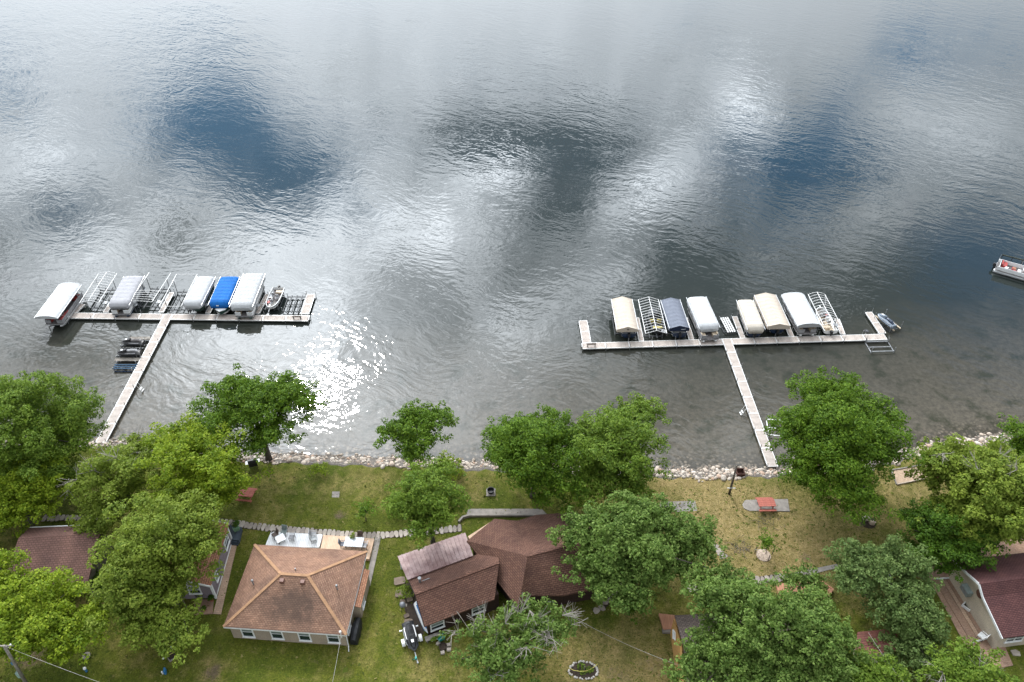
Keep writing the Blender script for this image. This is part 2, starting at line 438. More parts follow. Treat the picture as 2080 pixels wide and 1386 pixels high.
def np_mesh(name, verts, quads, mat, smooth=False, attrs=None):
    me = bpy.data.meshes.new(name)
    nv, nf, k = len(verts), len(quads), quads.shape[1]
    me.vertices.add(nv); me.vertices.foreach_set('co', np.ascontiguousarray(verts, np.float32).ravel())
    me.loops.add(nf*k); me.loops.foreach_set('vertex_index', np.ascontiguousarray(quads, np.int32).ravel())
    me.polygons.add(nf); me.polygons.foreach_set('loop_start', np.arange(0, nf*k, k, dtype=np.int32))
    try: me.polygons.foreach_set('loop_total', np.full(nf, k, np.int32))
    except Exception: pass
    if smooth: me.polygons.foreach_set('use_smooth', np.ones(nf, bool))
    me.materials.append(mat)
    for an, av in (attrs or {}).items():
        a = me.attributes.new(an, 'FLOAT', 'POINT'); a.data.foreach_set('value', np.ascontiguousarray(av, np.float32).ravel())
    me.update(calc_edges=True); me.validate()
    return me

m, t, b, _ = new_mat('lawn')
pos = t.add('ShaderNodeTexCoord').outputs['Object']
ad = t.add('ShaderNodeAttribute', attribute_name='dry').outputs['Fac']
ar = t.add('ShaderNodeAttribute', attribute_name='dirt').outputs['Fac']
n1 = t.noise(pos, 0.16, 5.0, 0.6); n2 = t.noise(pos, 0.9, 6.0, 0.68); n3 = t.noise(pos, 7.0, 4.0, 0.7); n4 = t.noise(pos, 2.6, 5.0, 0.7)
green = t.mix(t.remap(n1, 0.35, 0.65), (0.060, 0.080, 0.010), (0.094, 0.104, 0.014))
green = t.mix(t.remap(n4, 0.3, 0.7), t.mix(1.0, green, (0.72, 0.78, 0.72), 'MULTIPLY'), t.mix(1.0, green, (1.3, 1.2, 1.25), 'MULTIPLY'))
straw = t.mix(t.remap(n4, 0.35, 0.65), (0.175, 0.135, 0.050), (0.27, 0.205, 0.095))
dv = t.math('ADD', ad, t.math('MULTIPLY', t.math('ADD', t.math('SUBTRACT', n2, 0.5), t.math('MULTIPLY', t.math('SUBTRACT', n1, 0.5), 0.9)), 1.35))
c = t.mix(t.remap(dv, 0.05, 0.85, 0, 1), green, straw)
dd = t.math('ADD', ar, t.math('MULTIPLY', t.math('SUBTRACT', n4, 0.5), 0.9))
c = t.mix(t.remap(dd, 0.30, 0.6, 0, 0.9), c, (0.115, 0.085, 0.058))
n5 = t.noise(pos, 13.0, 3.0, 0.8)
mpw = t.add('ShaderNodeMapping', vector_type='TEXTURE'); t.put(mpw.inputs[0], pos); mpw.inputs['Rotation'].default_value = (0, 0, R(82)); mpw.inputs['Scale'].default_value = (9, 1, 1)
n6 = t.noise(mpw.outputs[0], 1.1, 2.0, 0.5)                 # faint mowing lanes
c = t.mix(1.0, c, t.mix(t.remap(n3, 0.3, 0.7), (0.60, 0.62, 0.60), (1.40, 1.38, 1.38)), 'MULTIPLY')
c = t.mix(1.0, c, t.mix(t.remap(n5, 0.25, 0.75), (0.62, 0.62, 0.62), (1.38, 1.38, 1.38)), 'MULTIPLY')
c = t.mix(1.0, c, t.mix(t.remap(n6, 0.35, 0.65), (0.90, 0.92, 0.90), (1.08, 1.07, 1.08)), 'MULTIPLY')
t.put(b.inputs['Base Color'], c)
b.inputs['Roughness'].default_value = 0.95; b.inputs['Specular IOR Level'].default_value = 0.12
bp = t.add('ShaderNodeBump'); bp.inputs['Distance'].default_value = 0.09
t.put(bp.inputs['Height'], t.math('ADD', n3, t.math('MULTIPLY', n4, 1.5))); t.l.new(bp.outputs[0], b.inputs['Normal'])
land = link('ground', np_mesh('ground', verts, quads, m, True, {'dry': dry, 'dirt': dirt}))
tag(land, 'lawn of mown grass running down to the lake shore', kind='structure')

# the lake: one sheet; its depth colours the water body, the waves are relief, the light in it is reflected sky
wx = np.concatenate([[-2600, -900, -300, -150], np.arange(-100, 101, 2.0), [150, 300, 900, 2600]])
wd = np.concatenate([[1.2, 0.3], -np.arange(0.2, 60, 2.0), [-90, -140, -250, -600, -2800]])
WX, WD = np.meshgrid(wx, wd)
wv = np.stack([WX, shore(WX)-WD, np.zeros_like(WX)], -1).reshape(-1, 3)
nw = len(wx)
jj, ii = np.meshgrid(np.arange(len(wd)-1), np.arange(nw-1), indexing='ij')
wq = np.stack([jj*nw+ii, jj*nw+ii+1, (jj+1)*nw+ii+1, (jj+1)*nw+ii], -1).reshape(-1, 4)
m, t, b, _ = new_mat('lake_water')
pos = t.add('ShaderNodeTexCoord').outputs['Object']
dep = t.add('ShaderNodeAttribute', attribute_name='depth').outputs['Fac']
nb = t.noise(pos, 0.13, 4.0, 0.6)
dp = t.math('ADD', dep, t.math('MULTIPLY', t.math('SUBTRACT', nb, 0.5), 9.0))
ns = t.noise(pos, 1.6, 5.0, 0.75)
bed = t.mix(t.remap(ns, 0.3, 0.7), (0.05, 0.046, 0.036), (0.115, 0.10, 0.078))
weed = t.noise(pos, 0.32, 5.0, 0.65)
bed = t.mix(t.remap(weed, 0.52, 0.66, 0, 0.75), bed, (0.022, 0.026, 0.014))            # weed beds on the bottom
vo = t.add('ShaderNodeTexVoronoi'); t.put(vo.inputs['Vector'], pos); vo.inputs['Scale'].default_value = 2.6
vs_ = t.add('ShaderNodeSeparateColor'); t.put(vs_.inputs[0], vo.outputs['Color'])
sunk = t.mix(vs_.outputs[0], (0.05, 0.042, 0.032), (0.20, 0.165, 0.125))
sunk = t.mix(t.remap(vo.outputs['Distance'], 0.3, 0.6), sunk, (0.03, 0.027, 0.02))
bed = t.mix(t.remap(t.math('ADD', dep, t.math('MULTIPLY', ns, 2.0)), 1.4, 4.2, 0.85, 0.0), bed, sunk)   # drowned stones off the bank
c = t.mix(t.remap(dp, 0.0, 26.0, 0, 1), bed, (0.018, 0.022, 0.019))
c = t.mix(t.remap(dp, 22.0, 75.0, 0, 1), c, (0.006, 0.016, 0.020))
t.put(b.inputs['Base Color'], c)
b.inputs['Roughness'].default_value = 0.025; b.inputs['IOR'].default_value = 1.333
def waves(rot, stretch, scale, detail, rough=0.6):
    mp = t.add('ShaderNodeMapping', vector_type='TEXTURE'); t.put(mp.inputs[0], wpos)
    mp.inputs['Rotation'].default_value = (0, 0, R(rot)); mp.inputs['Scale'].default_value = (stretch, 1, 1)
    return t.noise(mp.outputs[0], scale, detail, rough)
wnz = t.add('ShaderNodeTexNoise'); t.put(wnz.inputs['Vector'], pos); wnz.inputs['Scale'].default_value = 0.10; wnz.inputs['Detail'].default_value = 2.0
wpos = t.vmath('ADD', pos, t.vmath('SCALE', t.vmath('SUBTRACT', wnz.outputs['Color'], (0.5, 0.5, 0.5)), scale=7.0))
gust = t.remap(t.noise(pos, 0.035, 3.0, 0.55), 0.32, 0.68, 0.6, 1.3)
gp = at(230, 70); gust = t.math('ADD', gust, t.math('MULTIPLY', t.blob(pos, gp.x, gp.y, 75, 75, 0), 3.6))      # cat's-paws of wind
gp = at(650, 770); gust = t.math('ADD', gust, t.math('MULTIPLY', t.blob(pos, gp.x, gp.y, 34, 28, 0), 2.2))
h = t.math('MULTIPLY', waves(-36, 3.0, 0.5, 0.0), 0.075)
h = t.math('ADD', h, t.math('MULTIPLY', waves(-28, 2.8, 1.35, 1.0, 0.45), 0.085))
h = t.math('ADD', h, t.math('MULTIPLY', waves(12, 2.2, 1.9, 1.0, 0.4), 0.036))
h = t.math('ADD', h, t.math('MULTIPLY', waves(-60, 1.5, 3.0, 1.0, 0.4), 0.018))
h = t.math('MULTIPLY', h, t.math('MULTIPLY', gust, 0.22))
bp = t.add('ShaderNodeBump'); bp.inputs['Distance'].default_value = 1.0
t.put(bp.inputs['Height'], h); t.l.new(bp.outputs[0], b.inputs['Normal'])
lake = link('lake_water', np_mesh('lake_water', wv, wq, m, True, {'depth': np.maximum(-WD, 0)}))
tag(lake, 'wide lake with wind ripples mirroring a cloudy sky', kind='structure')
# ------------------------------------------------------------------ shore stones
m, t, b, _ = new_mat('shore_stone')
geo = t.add('ShaderNodeNewGeometry'); oi = t.add('ShaderNodeObjectInfo')
rv = t.math('FRACT', t.math('ADD', geo.outputs['Random Per Island'], oi.outputs['Random']))
cr = t.add('ShaderNodeValToRGB'); t.put(cr.inputs[0], rv)
e = cr.color_ramp.elements
e[0].color = (0.17, 0.14, 0.12, 1); e[1].color = (0.56, 0.52, 0.48, 1)
for p, cc_ in ((0.2, (0.33, 0.29, 0.255, 1)), (0.45, (0.47, 0.42, 0.375, 1)), (0.6, (0.36, 0.25, 0.19, 1)), (0.68, (0.45, 0.415, 0.38, 1)), (0.88, (0.40, 0.37, 0.34, 1))):
    k = e.new(p); k.color = cc_
n = t.noise(t.add('ShaderNodeTexCoord').outputs['Object'], 5.0, 4.0)
cst = t.mix(1.0, cr.outputs[0], t.mix(t.remap(n, 0.3, 0.7), (0.82, 0.78, 0.72), (1.15, 1.08, 1.0)), 'MULTIPLY')
gz = t.add('ShaderNodeSeparateXYZ'); t.put(gz.inputs[0], geo.outputs['Position'])
t.put(b.inputs['Base Color'], t.mix(t.remap(t.math('ADD', gz.outputs[2], t.math('MULTIPLY', n, 0.2)), 0.10, 0.28), t.mix(1.0, cst, (0.36, 0.36, 0.32), 'MULTIPLY'), cst))   # wet below the wash line
b.inputs['Roughness'].default_value = 0.85
M_rock = m

def ico(sub=1):
    import bmesh
    bm = bmesh.new(); bmesh.ops.create_icosphere(bm, subdivisions=sub, radius=1.0)
    v = np.array([x.co[:] for x in bm.verts]); f = np.array([[x.index for x in p.verts] for p in bm.faces]); bm.free()
    return v, f
IV, IF = ico(2)
IV1, IF1 = ico(1)
rng = np.random.default_rng(11)
def lumpy(v, rg, amt=0.18):
    d = rg.normal(size=(3, 3)); ph = rg.uniform(0, 6, 3)
    k = 1+amt*(np.sin(v@d[0]*2+ph[0])+np.sin(v@d[1]*2+ph[1]))*0.7
    return v*k[:, None]
def rotm(a, b_, c_):
    return np.array(Matrix.Rotation(a, 3, 'Z')@Matrix.Rotation(b_, 3, 'X')@Matrix.Rotation(c_, 3, 'Y'))
bed = MB()
bank = []
for i in range(0, 1400):
    pass
xx = np.arange(-78, 78.1, 0.8)
rows = []
for dd_ in (-0.9, -0.2, 0.5, 1.1, 1.75, 2.15):
    rows.append([(x, float(shore(x))-dd_, float(soft(dd_, *ZP))+0.05 if dd_ < 2.1 else G-0.06) for x in xx])
bed.grid(rows, flip=True)
bank = bed.build('shore_rocks', plain('wet_gravel', (0.12, 0.105, 0.09), 0.9, 0, 0.3, 6.0, bump=0.05, bscale=9))
tag(bank, 'bank of pale piled field stones along the waterline', kind='structure')
stone_meshes = []
for k in range(8):
    v = lumpy(IV, rng)*np.array([1.0, rng.uniform(.65, .95), rng.uniform(.5, .75)])
    stone_meshes.append(np_mesh('stone', v, IF, M_rock, True))
spots = []
tries = 0
cell = {}
while len(spots) < 2700 and tries < 60000:
    tries += 1
    x = rng.uniform(-74, 76); wide = 1.75+0.35*math.sin(x*.37)+(0.25 if x > 20 else 0)
    d = rng.uniform(-0.45, wide)
    r = float(np.clip(rng.lognormal(-1.58, 0.42), 0.10, 0.38))
    if d < 0: r *= 0.8
    ok = True
    cx_, cy_ = int(x//.6), int(d//.6)
    for a in (-1, 0, 1):
        for c_ in (-1, 0, 1):
            for (x2, d2, r2) in cell.get((cx_+a, cy_+c_), ()):
                if (x-x2)**2+(d-d2)**2 < (0.62*(r+r2))**2: ok = False
    if not ok: continue
    cell.setdefault((cx_, cy_), []).append((x, d, r)); spots.append((x, d, r))
spots.sort(key=lambda s: -s[2])
vis = [s for s in spots if -32 < s[0] < -5 or 15 < s[0] < 30 or 38 < s[0] < 60]
vis_set = set(vis[:300])
pv, pf, off = [], [], 0
for s in spots:
    x, d, r = s
    y = float(shore(x))-d; z = float(soft(d, *ZP))+r*0.25
    if s in vis_set:
        o = link('stone', stone_meshes[rng.integers(8)], bank, (x, y, z), rng.uniform(0, 6.28)); o.scale = (r, r, r)
    else:
        v = lumpy(IV1, rng, .2)*np.array([1.0, rng.uniform(.65, .95), rng.uniform(.5, .75)])@rotm(rng.uniform(0, 6.3), rng.uniform(-.5, .5), rng.uniform(-.5, .5)).T
        pv.append(v*r+np.array([x, y, z])); pf.append(IF1+off); off += len(IV1)
o = link('stone_pile', np_mesh('stone_pile', np.concatenate(pv), np.concatenate(pf), M_rock), bank); o['kind'] = 'stuff'

# ------------------------------------------------------------------ trees
LEAF = {
 'dark': leaf_mat('leaf_dark', (0.040, 0.086, 0.007), (0.078, 0.148, 0.011), (0.14, 0.22, 0.017)),
 'deep': leaf_mat('leaf_deep', (0.026, 0.062, 0.006), (0.050, 0.108, 0.009), (0.09, 0.165, 0.013)),
 'mid': leaf_mat('leaf_mid', (0.062, 0.115, 0.013), (0.11, 0.178, 0.020), (0.18, 0.25, 0.032)),
 'oak': leaf_mat('leaf_oak', (0.052, 0.098, 0.017), (0.098, 0.165, 0.030), (0.19, 0.265, 0.065)),
 'grey': leaf_mat('leaf_grey', (0.058, 0.10, 0.027), (0.10, 0.158, 0.042), (0.175, 0.235, 0.075)),
 'yellow': leaf_mat('leaf_yellow', (0.085, 0.145, 0.009), (0.165, 0.235, 0.014), (0.27, 0.33, 0.024)),
 'olive': leaf_mat('leaf_olive', (0.085, 0.135, 0.016), (0.15, 0.205, 0.024), (0.235, 0.285, 0.045)),
}
def leaves(puffs, size, dens, rg, aspect=0.62, droop=0.0):
    """leaf-sized quads spread through the puffs (centre, radius); returns vertices and quads"""
    P, Nn = [], []
    for c, r in puffs:
        n = max(6, int(dens*r*r))
        u = rg.normal(size=(n, 3)); u /= np.linalg.norm(u, axis=1)[:, None]
        u[:, 2] = np.where(rg.random(n) < .72, np.abs(u[:, 2]), u[:, 2])
        rr = r*rg.uniform(.35, 1.08, n)**0.6
        P.append(np.asarray(c)+u*rr[:, None]*np.array([1, 1, .72]))
        Nn.append(u*0.55+np.array([0, 0, .65])+rg.normal(size=(n, 3))*.42)
    P = np.concatenate(P); Nn = np.concatenate(Nn); n = len(P)
    Nn /= np.linalg.norm(Nn, axis=1)[:, None]
    h = rg.normal(size=(n, 3)); h[:, 2] -= droop
    T = np.cross(Nn, h); T /= np.linalg.norm(T, axis=1)[:, None]
    B = np.cross(Nn, T)
    s = (size*rg.uniform(.55, 1.35, n))[:, None]
    T *= s*.5; B *= s*.5*aspect
    fold = Nn*s*.12
    V = np.stack([P-T, P-B*1.0+fold, P+T, P+B+fold], 1).reshape(-1, 3)
    Q = np.arange(4*n).reshape(-1, 4)
    return V, Q

def tree(name, label, px, w, hpx, leaf='mid', base=None, zc=None, lobes=(), size=0.25, dens=170, seed=1, puff=1.0, trunk=0.28, open_=0.0, dead=0, lean=(0, 0), low=0.5, group=None, cat='tree'):
    """px: centre of the crown in the survey, w/hpx: its size there; lobes: further (dx, dy, w, h) clusters of the same crown"""
    rg = np.random.default_rng(seed)
    def geom(z):
        c = at(px[0], px[1], z); k = (c-Vector((0, 0, H))).length/F
        phi = math.asin((H-z)/(c-Vector((0, 0, H))).length)
        return c, k, phi
    if base is not None:
        B0 = at(base[0], base[1], G); z = 5.0
        for _ in range(30):
            e = pj((B0.x+lean[0], B0.y+lean[1], z))[1]-px[1]
            z = min(16, max(2.0, z+e*0.04))
        z0 = z
    else:
        z0 = zc
    c, k, phi = geom(z0)
    if base is None: B0 = Vector((c.x, c.y, G))
    puffs, centres = [], []
    allz = 0
    for i, (dx, dy, lw, lh) in enumerate(((0, 0, w, hpx),)+tuple(lobes)):
        a = lw*k/2; hv = lh*k/2
        b_ = a*0.92
        cz2 = hv*hv-(b_*math.sin(phi))**2
        if cz2 < (0.5*a)**2*math.cos(phi)**2:
            cz = 0.5*a; b_ = math.sqrt(max(.09*a*a, hv*hv-(cz*math.cos(phi))**2))/math.sin(phi)
        else: cz = min(math.sqrt(cz2)/math.cos(phi), 1.35*a)
        L = at(px[0]+dx, px[1]+dy, z0+(-dy*k*0.35))
        if i == 0:
            zlow = G+low+cz
            if zlow > L.z and base is None: L = at(px[0], px[1], zlow); B0 = Vector((L.x, L.y, G))
            if base is not None: cz = min(cz, max(1.0, L.z-G-low))
        S = 4*math.pi*(((a*b_)**1.6+(a*cz)**1.6+(b_*cz)**1.6)/3)**(1/1.6)
        pr = puff*0.155*(a*b_*cz)**(1/3)+0.38
        nb_ = max(5, int(S/(pr*pr*9.0)*(1-open_)))
        for j in range(nb_):                              # boughs: each ends in a spray of small clumps
            u = rg.normal(size=3); u /= np.linalg.norm(u)
            if u[2] < -0.45: u[2] *= -0.6
            q_ = rg.uniform(.60, .96)
            tip = np.array([L.x+u[0]*a*q_, L.y+u[1]*b_*q_, L.z+u[2]*cz*q_])
            inn = np.array([L.x+u[0]*a*.5, L.y+u[1]*b_*.5, L.z+u[2]*cz*.45])
            if tip[2] < G+0.4: continue
            centres.append(tip)
            for m_ in range(rg.integers(5, 9)):
                f_ = rg.uniform(0, 1)**.7
                p = inn*(1-f_)*.55+tip*(1-(1-f_)*.55)+rg.normal(size=3)*pr*np.array([.95, .95, .42])*(1.15-.35*f_)
                if p[2] < G+0.35: continue
                puffs.append((p, pr*rg.uniform(.42, .92)*(1.12-.3*f_)))
        for j in range(int(nb_*1.2)):
            u = rg.normal(size=3); u /= np.linalg.norm(u)
            q_ = rg.uniform(.15, .72)
            p = np.array([L.x+u[0]*a*q_, L.y+u[1]*b_*q_, L.z+u[2]*cz*q_])
            if p[2] > G+0.5: puffs.append((p, pr*rg.uniform(.6, 1.0)))
    t = thing(name, label, cat, (B0.x, B0.y, G), 0, group)
    V, Q = leaves(puffs, size, dens, rg)
    link('crown', np_mesh('crown', V-np.array(B0), Q, LEAF[leaf]), t)
    tb = MB(); C0 = c-B0 if base is None else Vector((lean[0], lean[1], z0-G))
    n = 7
    ptz = [Vector((C0.x*s*s+0.12*math.sin(5*s+seed), C0.y*s*s+0.12*math.cos(4*s+seed), -0.25+(C0.z+.25)*s)) for s in np.linspace(0, 1, n)]
    rad = [trunk*(1.35 if i == 0 else 1)*(1-0.55*i/(n-1)) for i in range(n)]
    tb.tube(ptz, rad, 8)
    sel = rg.permutation(len(centres))[:14]
    for s_ in sel:
        e_ = Vector(centres[s_])-B0
        f0 = ptz[int(rg.integers(3, n-1))]
        mid = f0.lerp(e_, .5)+Vector((0, 0, 0.35+0.3*rg.random()))
        tb.tube([f0, f0.lerp(mid, .5), mid, e_], [trunk*.42, trunk*.34, trunk*.24, 0.03], 5)
    tb.build('trunk', M_bark, t, smooth=True)
    if dead:
        db = MB()
        top = sorted(range(len(centres)), key=lambda i: -centres[i][2]+rg.random()*3)[:dead]
        for s_ in top:
            e_ = Vector(centres[s_])-B0
            out = Vector((rg.normal(), rg.normal(), rg.uniform(.2, .9))).normalized()
            for br in range(7):
                d_ = (out+Vector(rg.normal(size=3))*.55).normalized(); L_ = rg.uniform(1.0, 2.3)
                pts = [e_, e_+d_*L_*.5+Vector(rg.normal(size=3))*.08, e_+d_*L_+Vector(rg.normal(size=3))*.15]
                db.tube(pts, [.035, .025, .012], 3)
                for q2 in range(2):
                    d2 = (d_+Vector(rg.normal(size=3))*.6).normalized()
                    db.tube([pts[1], pts[1]+d2*L_*.5], [.02, .01], 3)
        db.build('dead_twigs', M_deadwood, t)['kind'] = 'stuff'
    return t

tree('tree', 'broad feathery dark green tree beside the foot of the left dock', (62, 880), 225, 225, 'mid', zc=6.5, lobes=((-20, 100, 230, 150), (50, -15, 140, 110), (-50, -65, 130, 90)), seed=21, size=.24, dens=190, puff=.8)
tree('tree', 'yellow-green tree cut by the left edge, above the brown roofed cottage', (30, 1000), 170, 130, 'yellow', zc=6.0, lobes=((50, 25, 90, 70), (-60, 50, 120, 100)), seed=22)
tree('tree', 'pale green tree with a bare grey patch of dead branches in its crown', (245, 985), 150, 165, 'olive', zc=6.0, lobes=((-30, 55, 120, 90), (20, -50, 110, 90)), seed=23, dead=9, open_=.2)
tree('tree', 'bright yellow-green tree left of the red table on the dark lawn', (405, 955), 165, 190, 'yellow', zc=6.5, lobes=((-45, -50, 100, 100), (40, 40, 100, 110), (-30, 60, 120, 90)), seed=24)
tree('tree', 'spreading dark green shore tree beside the black grill, trunk showing against the rocks', (520, 835), 225, 135, 'dark', base=(545, 932), lobes=((65, -30, 125, 80), (-70, 20, 110, 80), (-30, -40, 150, 75), (30, 45, 110, 70), (-5, 70, 70, 50)), seed=25, trunk=.32, low=2.2)
tree('tree', 'tall olive green tree standing between the brown roof and the lavender cottage', (325, 1120), 200, 200, 'olive', zc=7.5, lobes=((30, -40, 180, 130), (-40, 105, 150, 130), (10, 155, 140, 100), (70, -10, 110, 110), (-50, 30, 120, 120)), seed=26)
tree('tree', 'wide yellow-green tree at the lower left in front of the brown roof', (70, 1240), 215, 130, 'yellow', zc=6.5, lobes=((-70, -70, 110, 80), (80, 35, 120, 90), (30, 60, 160, 70), (-70, 30, 140, 110)), seed=27)
tree('tree', 'small round dark green tree alone on the rocks at mid shore', (842, 880), 130, 95, 'dark', base=(838, 948), lobes=((40, -30, 75, 55), (-40, 0, 80, 60), (10, -35, 90, 55), (-5, 40, 70, 50)), seed=28, trunk=.2, low=1.2)
tree('tree', 'loose bright green tree behind the metal porch roof, trunk visible at its foot', (870, 1010), 130, 135, 'mid', base=(882, 1104), lobes=((-45, 15, 90, 80), (40, 30, 80, 70), (-5, 50, 100, 70), (5, -50, 90, 60)), seed=29, trunk=.24, low=1.5, open_=.1)
tree('tree', 'dense dark green tree, left one of the joined pair in front of the shore rocks', (1085, 935), 190, 190, 'dark', zc=6.5, lobes=((10, -65, 140, 90), (-50, -20, 110, 110), (40, 45, 130, 110), (40, -40, 120, 100)), seed=30)
tree('tree', 'dense mid green tree, right one of the joined pair in front of the shore rocks', (1255, 920), 165, 210, 'mid', zc=7.0, lobes=((35, -75, 115, 85), (-40, -20, 120, 110), (20, 50, 130, 110), (-50, 60, 120, 90)), seed=31)
tree('tree', 'big oak with clumped leaves overhanging the right side of the dark red roof', (1290, 1105), 290, 170, 'oak', zc=7.5, lobes=((-80, -10, 180, 130), (-70, 60, 150, 90), (90, 40, 160, 110), (0, -60, 180, 80), (110, -20, 110, 100), (-20, 100, 130, 70)), seed=32, puff=.62, size=.26, dens=165)
tree('tree', 'half dead tree with bare twigs in front of the dark red house', (1035, 1300), 210, 120, 'oak', zc=5.0, lobes=((50, -30, 160, 80), (-60, 5, 120, 80), (0, 60, 130, 80), (80, -10, 90, 60)), seed=33, puff=.7, dead=18, open_=.42)
tree('tree', 'tall dense dark green tree beside the right dock walkway and the picnic pad', (1700, 880), 235, 215, 'dark', zc=9.0, lobes=((-10, -70, 175, 120), (50, 0, 160, 150), (-55, 20, 150, 140), (10, 100, 190, 140)), seed=34)
tree('tree', 'light green flowering tree at the right edge beside the sand pit', (1985, 1000), 210, 190, 'olive', zc=7.5, lobes=((60, 20, 150, 150), (-60, -60, 100, 70), (20, -50, 160, 100), (-20, 50, 150, 100)), seed=35, puff=.6, dead=4, size=.3)
tree('tree', 'dark green tree under the light one, left of the maroon roofed house', (1905, 1085), 140, 120, 'deep', zc=5.5, lobes=((-40, -20, 90, 70), (20, 40, 110, 70), (60, 10, 110, 90)), seed=36)
tree('tree', 'grey-green oak standing between the orange deck and the brick patio', (1795, 1150), 190, 110, 'grey', zc=6.0, lobes=((45, 65, 140, 110), (65, 125, 110, 100), (-50, 20, 110, 80), (40, 175, 110, 80)), seed=37, puff=.65)
tree('tree', 'largest oak at the bottom edge, covering the ochre cottage', (1555, 1275), 290, 160, 'oak', zc=7.5, lobes=((-60, 70, 160, 110), (90, -10, 180, 120), (-70, -55, 190, 80), (100, 60, 190, 120), (0, 100, 220, 100), (-105, 40, 120, 80), (-150, 85, 90, 70), (-120, -70, 90, 50)), seed=38, puff=.6, size=.26, dens=165)
tree('tree', 'bright green tree at the bottom right corner below the brick patio', (1965, 1362), 120, 80, 'mid', zc=5.0, lobes=((-50, 15, 90, 70), (40, 20, 80, 50)), seed=39, dead=2)
tree('tree', 'dark green tree entering from the right edge at the rocks', (2085, 895), 80, 95, 'dark', zc=6.0, lobes=((15, 30, 80, 70),), seed=40)
tree('tree', 'bright green tree behind the largest oak at the bottom edge near the garage', (1760, 1375), 170, 80, 'mid', zc=5.0, lobes=((-60, 10, 110, 60), (60, 20, 100, 70)), seed=41)
tree('tree', 'small crooked tree growing through the orange deck', (1635, 1170), 70, 50, 'oak', zc=3.8, lobes=((-30, 10, 45, 40), (30, 30, 50, 40)), seed=42, trunk=.12, open_=.3, puff=.6)
tree('tree', 'small bushy tree at the crown edge of the largest oak, beside the stone path', (1490, 1185), 90, 70, 'oak', zc=4.0, lobes=((-50, 5, 60, 50),), seed=43, trunk=.14)
tree('young_tree', 'little round dark tree alone on the middle lawn', (738, 1036), 40, 30, 'dark', base=(742, 1060), seed=44, trunk=.06, size=.2, dens=160, low=.5)
tree('young_tree', 'staked young sapling on the dry lawn with mulch at its foot', (1558, 1102), 18, 26, 'dark', base=(1553, 1126), seed=45, trunk=.05, size=.2, dens=160, low=.4)
tree('shrub', 'yellow-flowering shrub behind the small shore tree on the lawn edge', (905, 945), 55, 45, 'yellow', zc=2.0, seed=46, trunk=.05, size=.22, low=.0, cat='shrub')
tree('shrub', 'low green shrub at the foot of the rocks right of the spreading shore tree', (640, 955), 36, 16, 'yellow', zc=1.5, seed=47, trunk=.05, size=.18, low=.0, dens=160, cat='shrub')
tree('shrub', 'green shrub left of the loose bright tree on the middle lawn', (812, 1030), 45, 34, 'mid', zc=1.7, seed=48, trunk=.05, size=.2, low=.0, dens=150, cat='shrub')
tree('shrub', 'pale hosta-like plant between stone slabs by the metal porch roof', (822, 1203), 12, 16, 'olive', zc=1.4, seed=49, trunk=.03, size=.16, low=.0, dens=260, cat='shrub')
tree('shrub', 'dark shrub under the big oak against the dark red house wall', (1270, 1220), 70, 60, 'deep', zc=2.4, seed=50, trunk=.06, size=.24, low=.0, cat='shrub')
tree('shrub', 'dark shrub beside the brown cottage gable under the lower left tree', (205, 1175), 40, 30, 'deep', zc=2.0, seed=51, trunk=.05, size=.22, low=.0, cat='shrub')
# ------------------------------------------------------------------ docks
DZ = 0.42
def section_mesh(L, w):
    mb = MB()
    mb.box((L/2, 0, -0.012), (L-0.10, w-0.12, 0.03), m=0)
    for s in (-1, 1): mb.box((L/2, s*(w/2-0.03), -0.065), (L, 0.06, 0.15), m=1)
    for x in (0.025, L-0.025): mb.box((x, 0, -0.063), (0.05, w-0.12, 0.145), m=1)
    mb.box((L/2, 0, -0.09), (0.06, w-0.12, 0.09), m=1)
    return mb.mesh('deck_section', [M_dock, M_rim])
SEC = {}
def run(root, p, q, w, n, z=DZ):
    """a run of n deck sections from p to q inside the dock"""
    p, q = Vector(p[:2]), Vector(q[:2]); L = (q-p).length/n
    key = (round(L, 2), w)
    if key not in SEC: SEC[key] = section_mesh(L-0.02, w)
    d = (q-p).normalized(); rz = math.atan2(d.y, d.x)
    for i in range(n):
        a = p+d*L*i
        o = link('deck_section', SEC[key], root, (a.x-root.location.x, a.y-root.location.y, z+random.uniform(-.008, .008)), rz)
    nrm = Vector((-d.y, d.x))
    return p, d, nrm, L
PM = MB().tube([(0, 0, -1.1), (0, 0, .62)], 0.035, 6).lathe([(.05, .0), (.05, .12)], (0, 0, -0.12), 6).mesh('post', M_galv)
def posts(root, r, n, w, sides=(-1, 1), skip=()):
    p, d, nrm, L = r
    for i in range(n+1):
        for s in sides:
            if (i, s) in skip: continue
            a = p+d*(L*i)+nrm*s*(w/2+0.05)
            link('post', PM, root, (a.x-root.location.x, a.y-root.location.y, DZ+random.uniform(-.08, .12)))

def px2(a, b): return at(a, b, DZ)
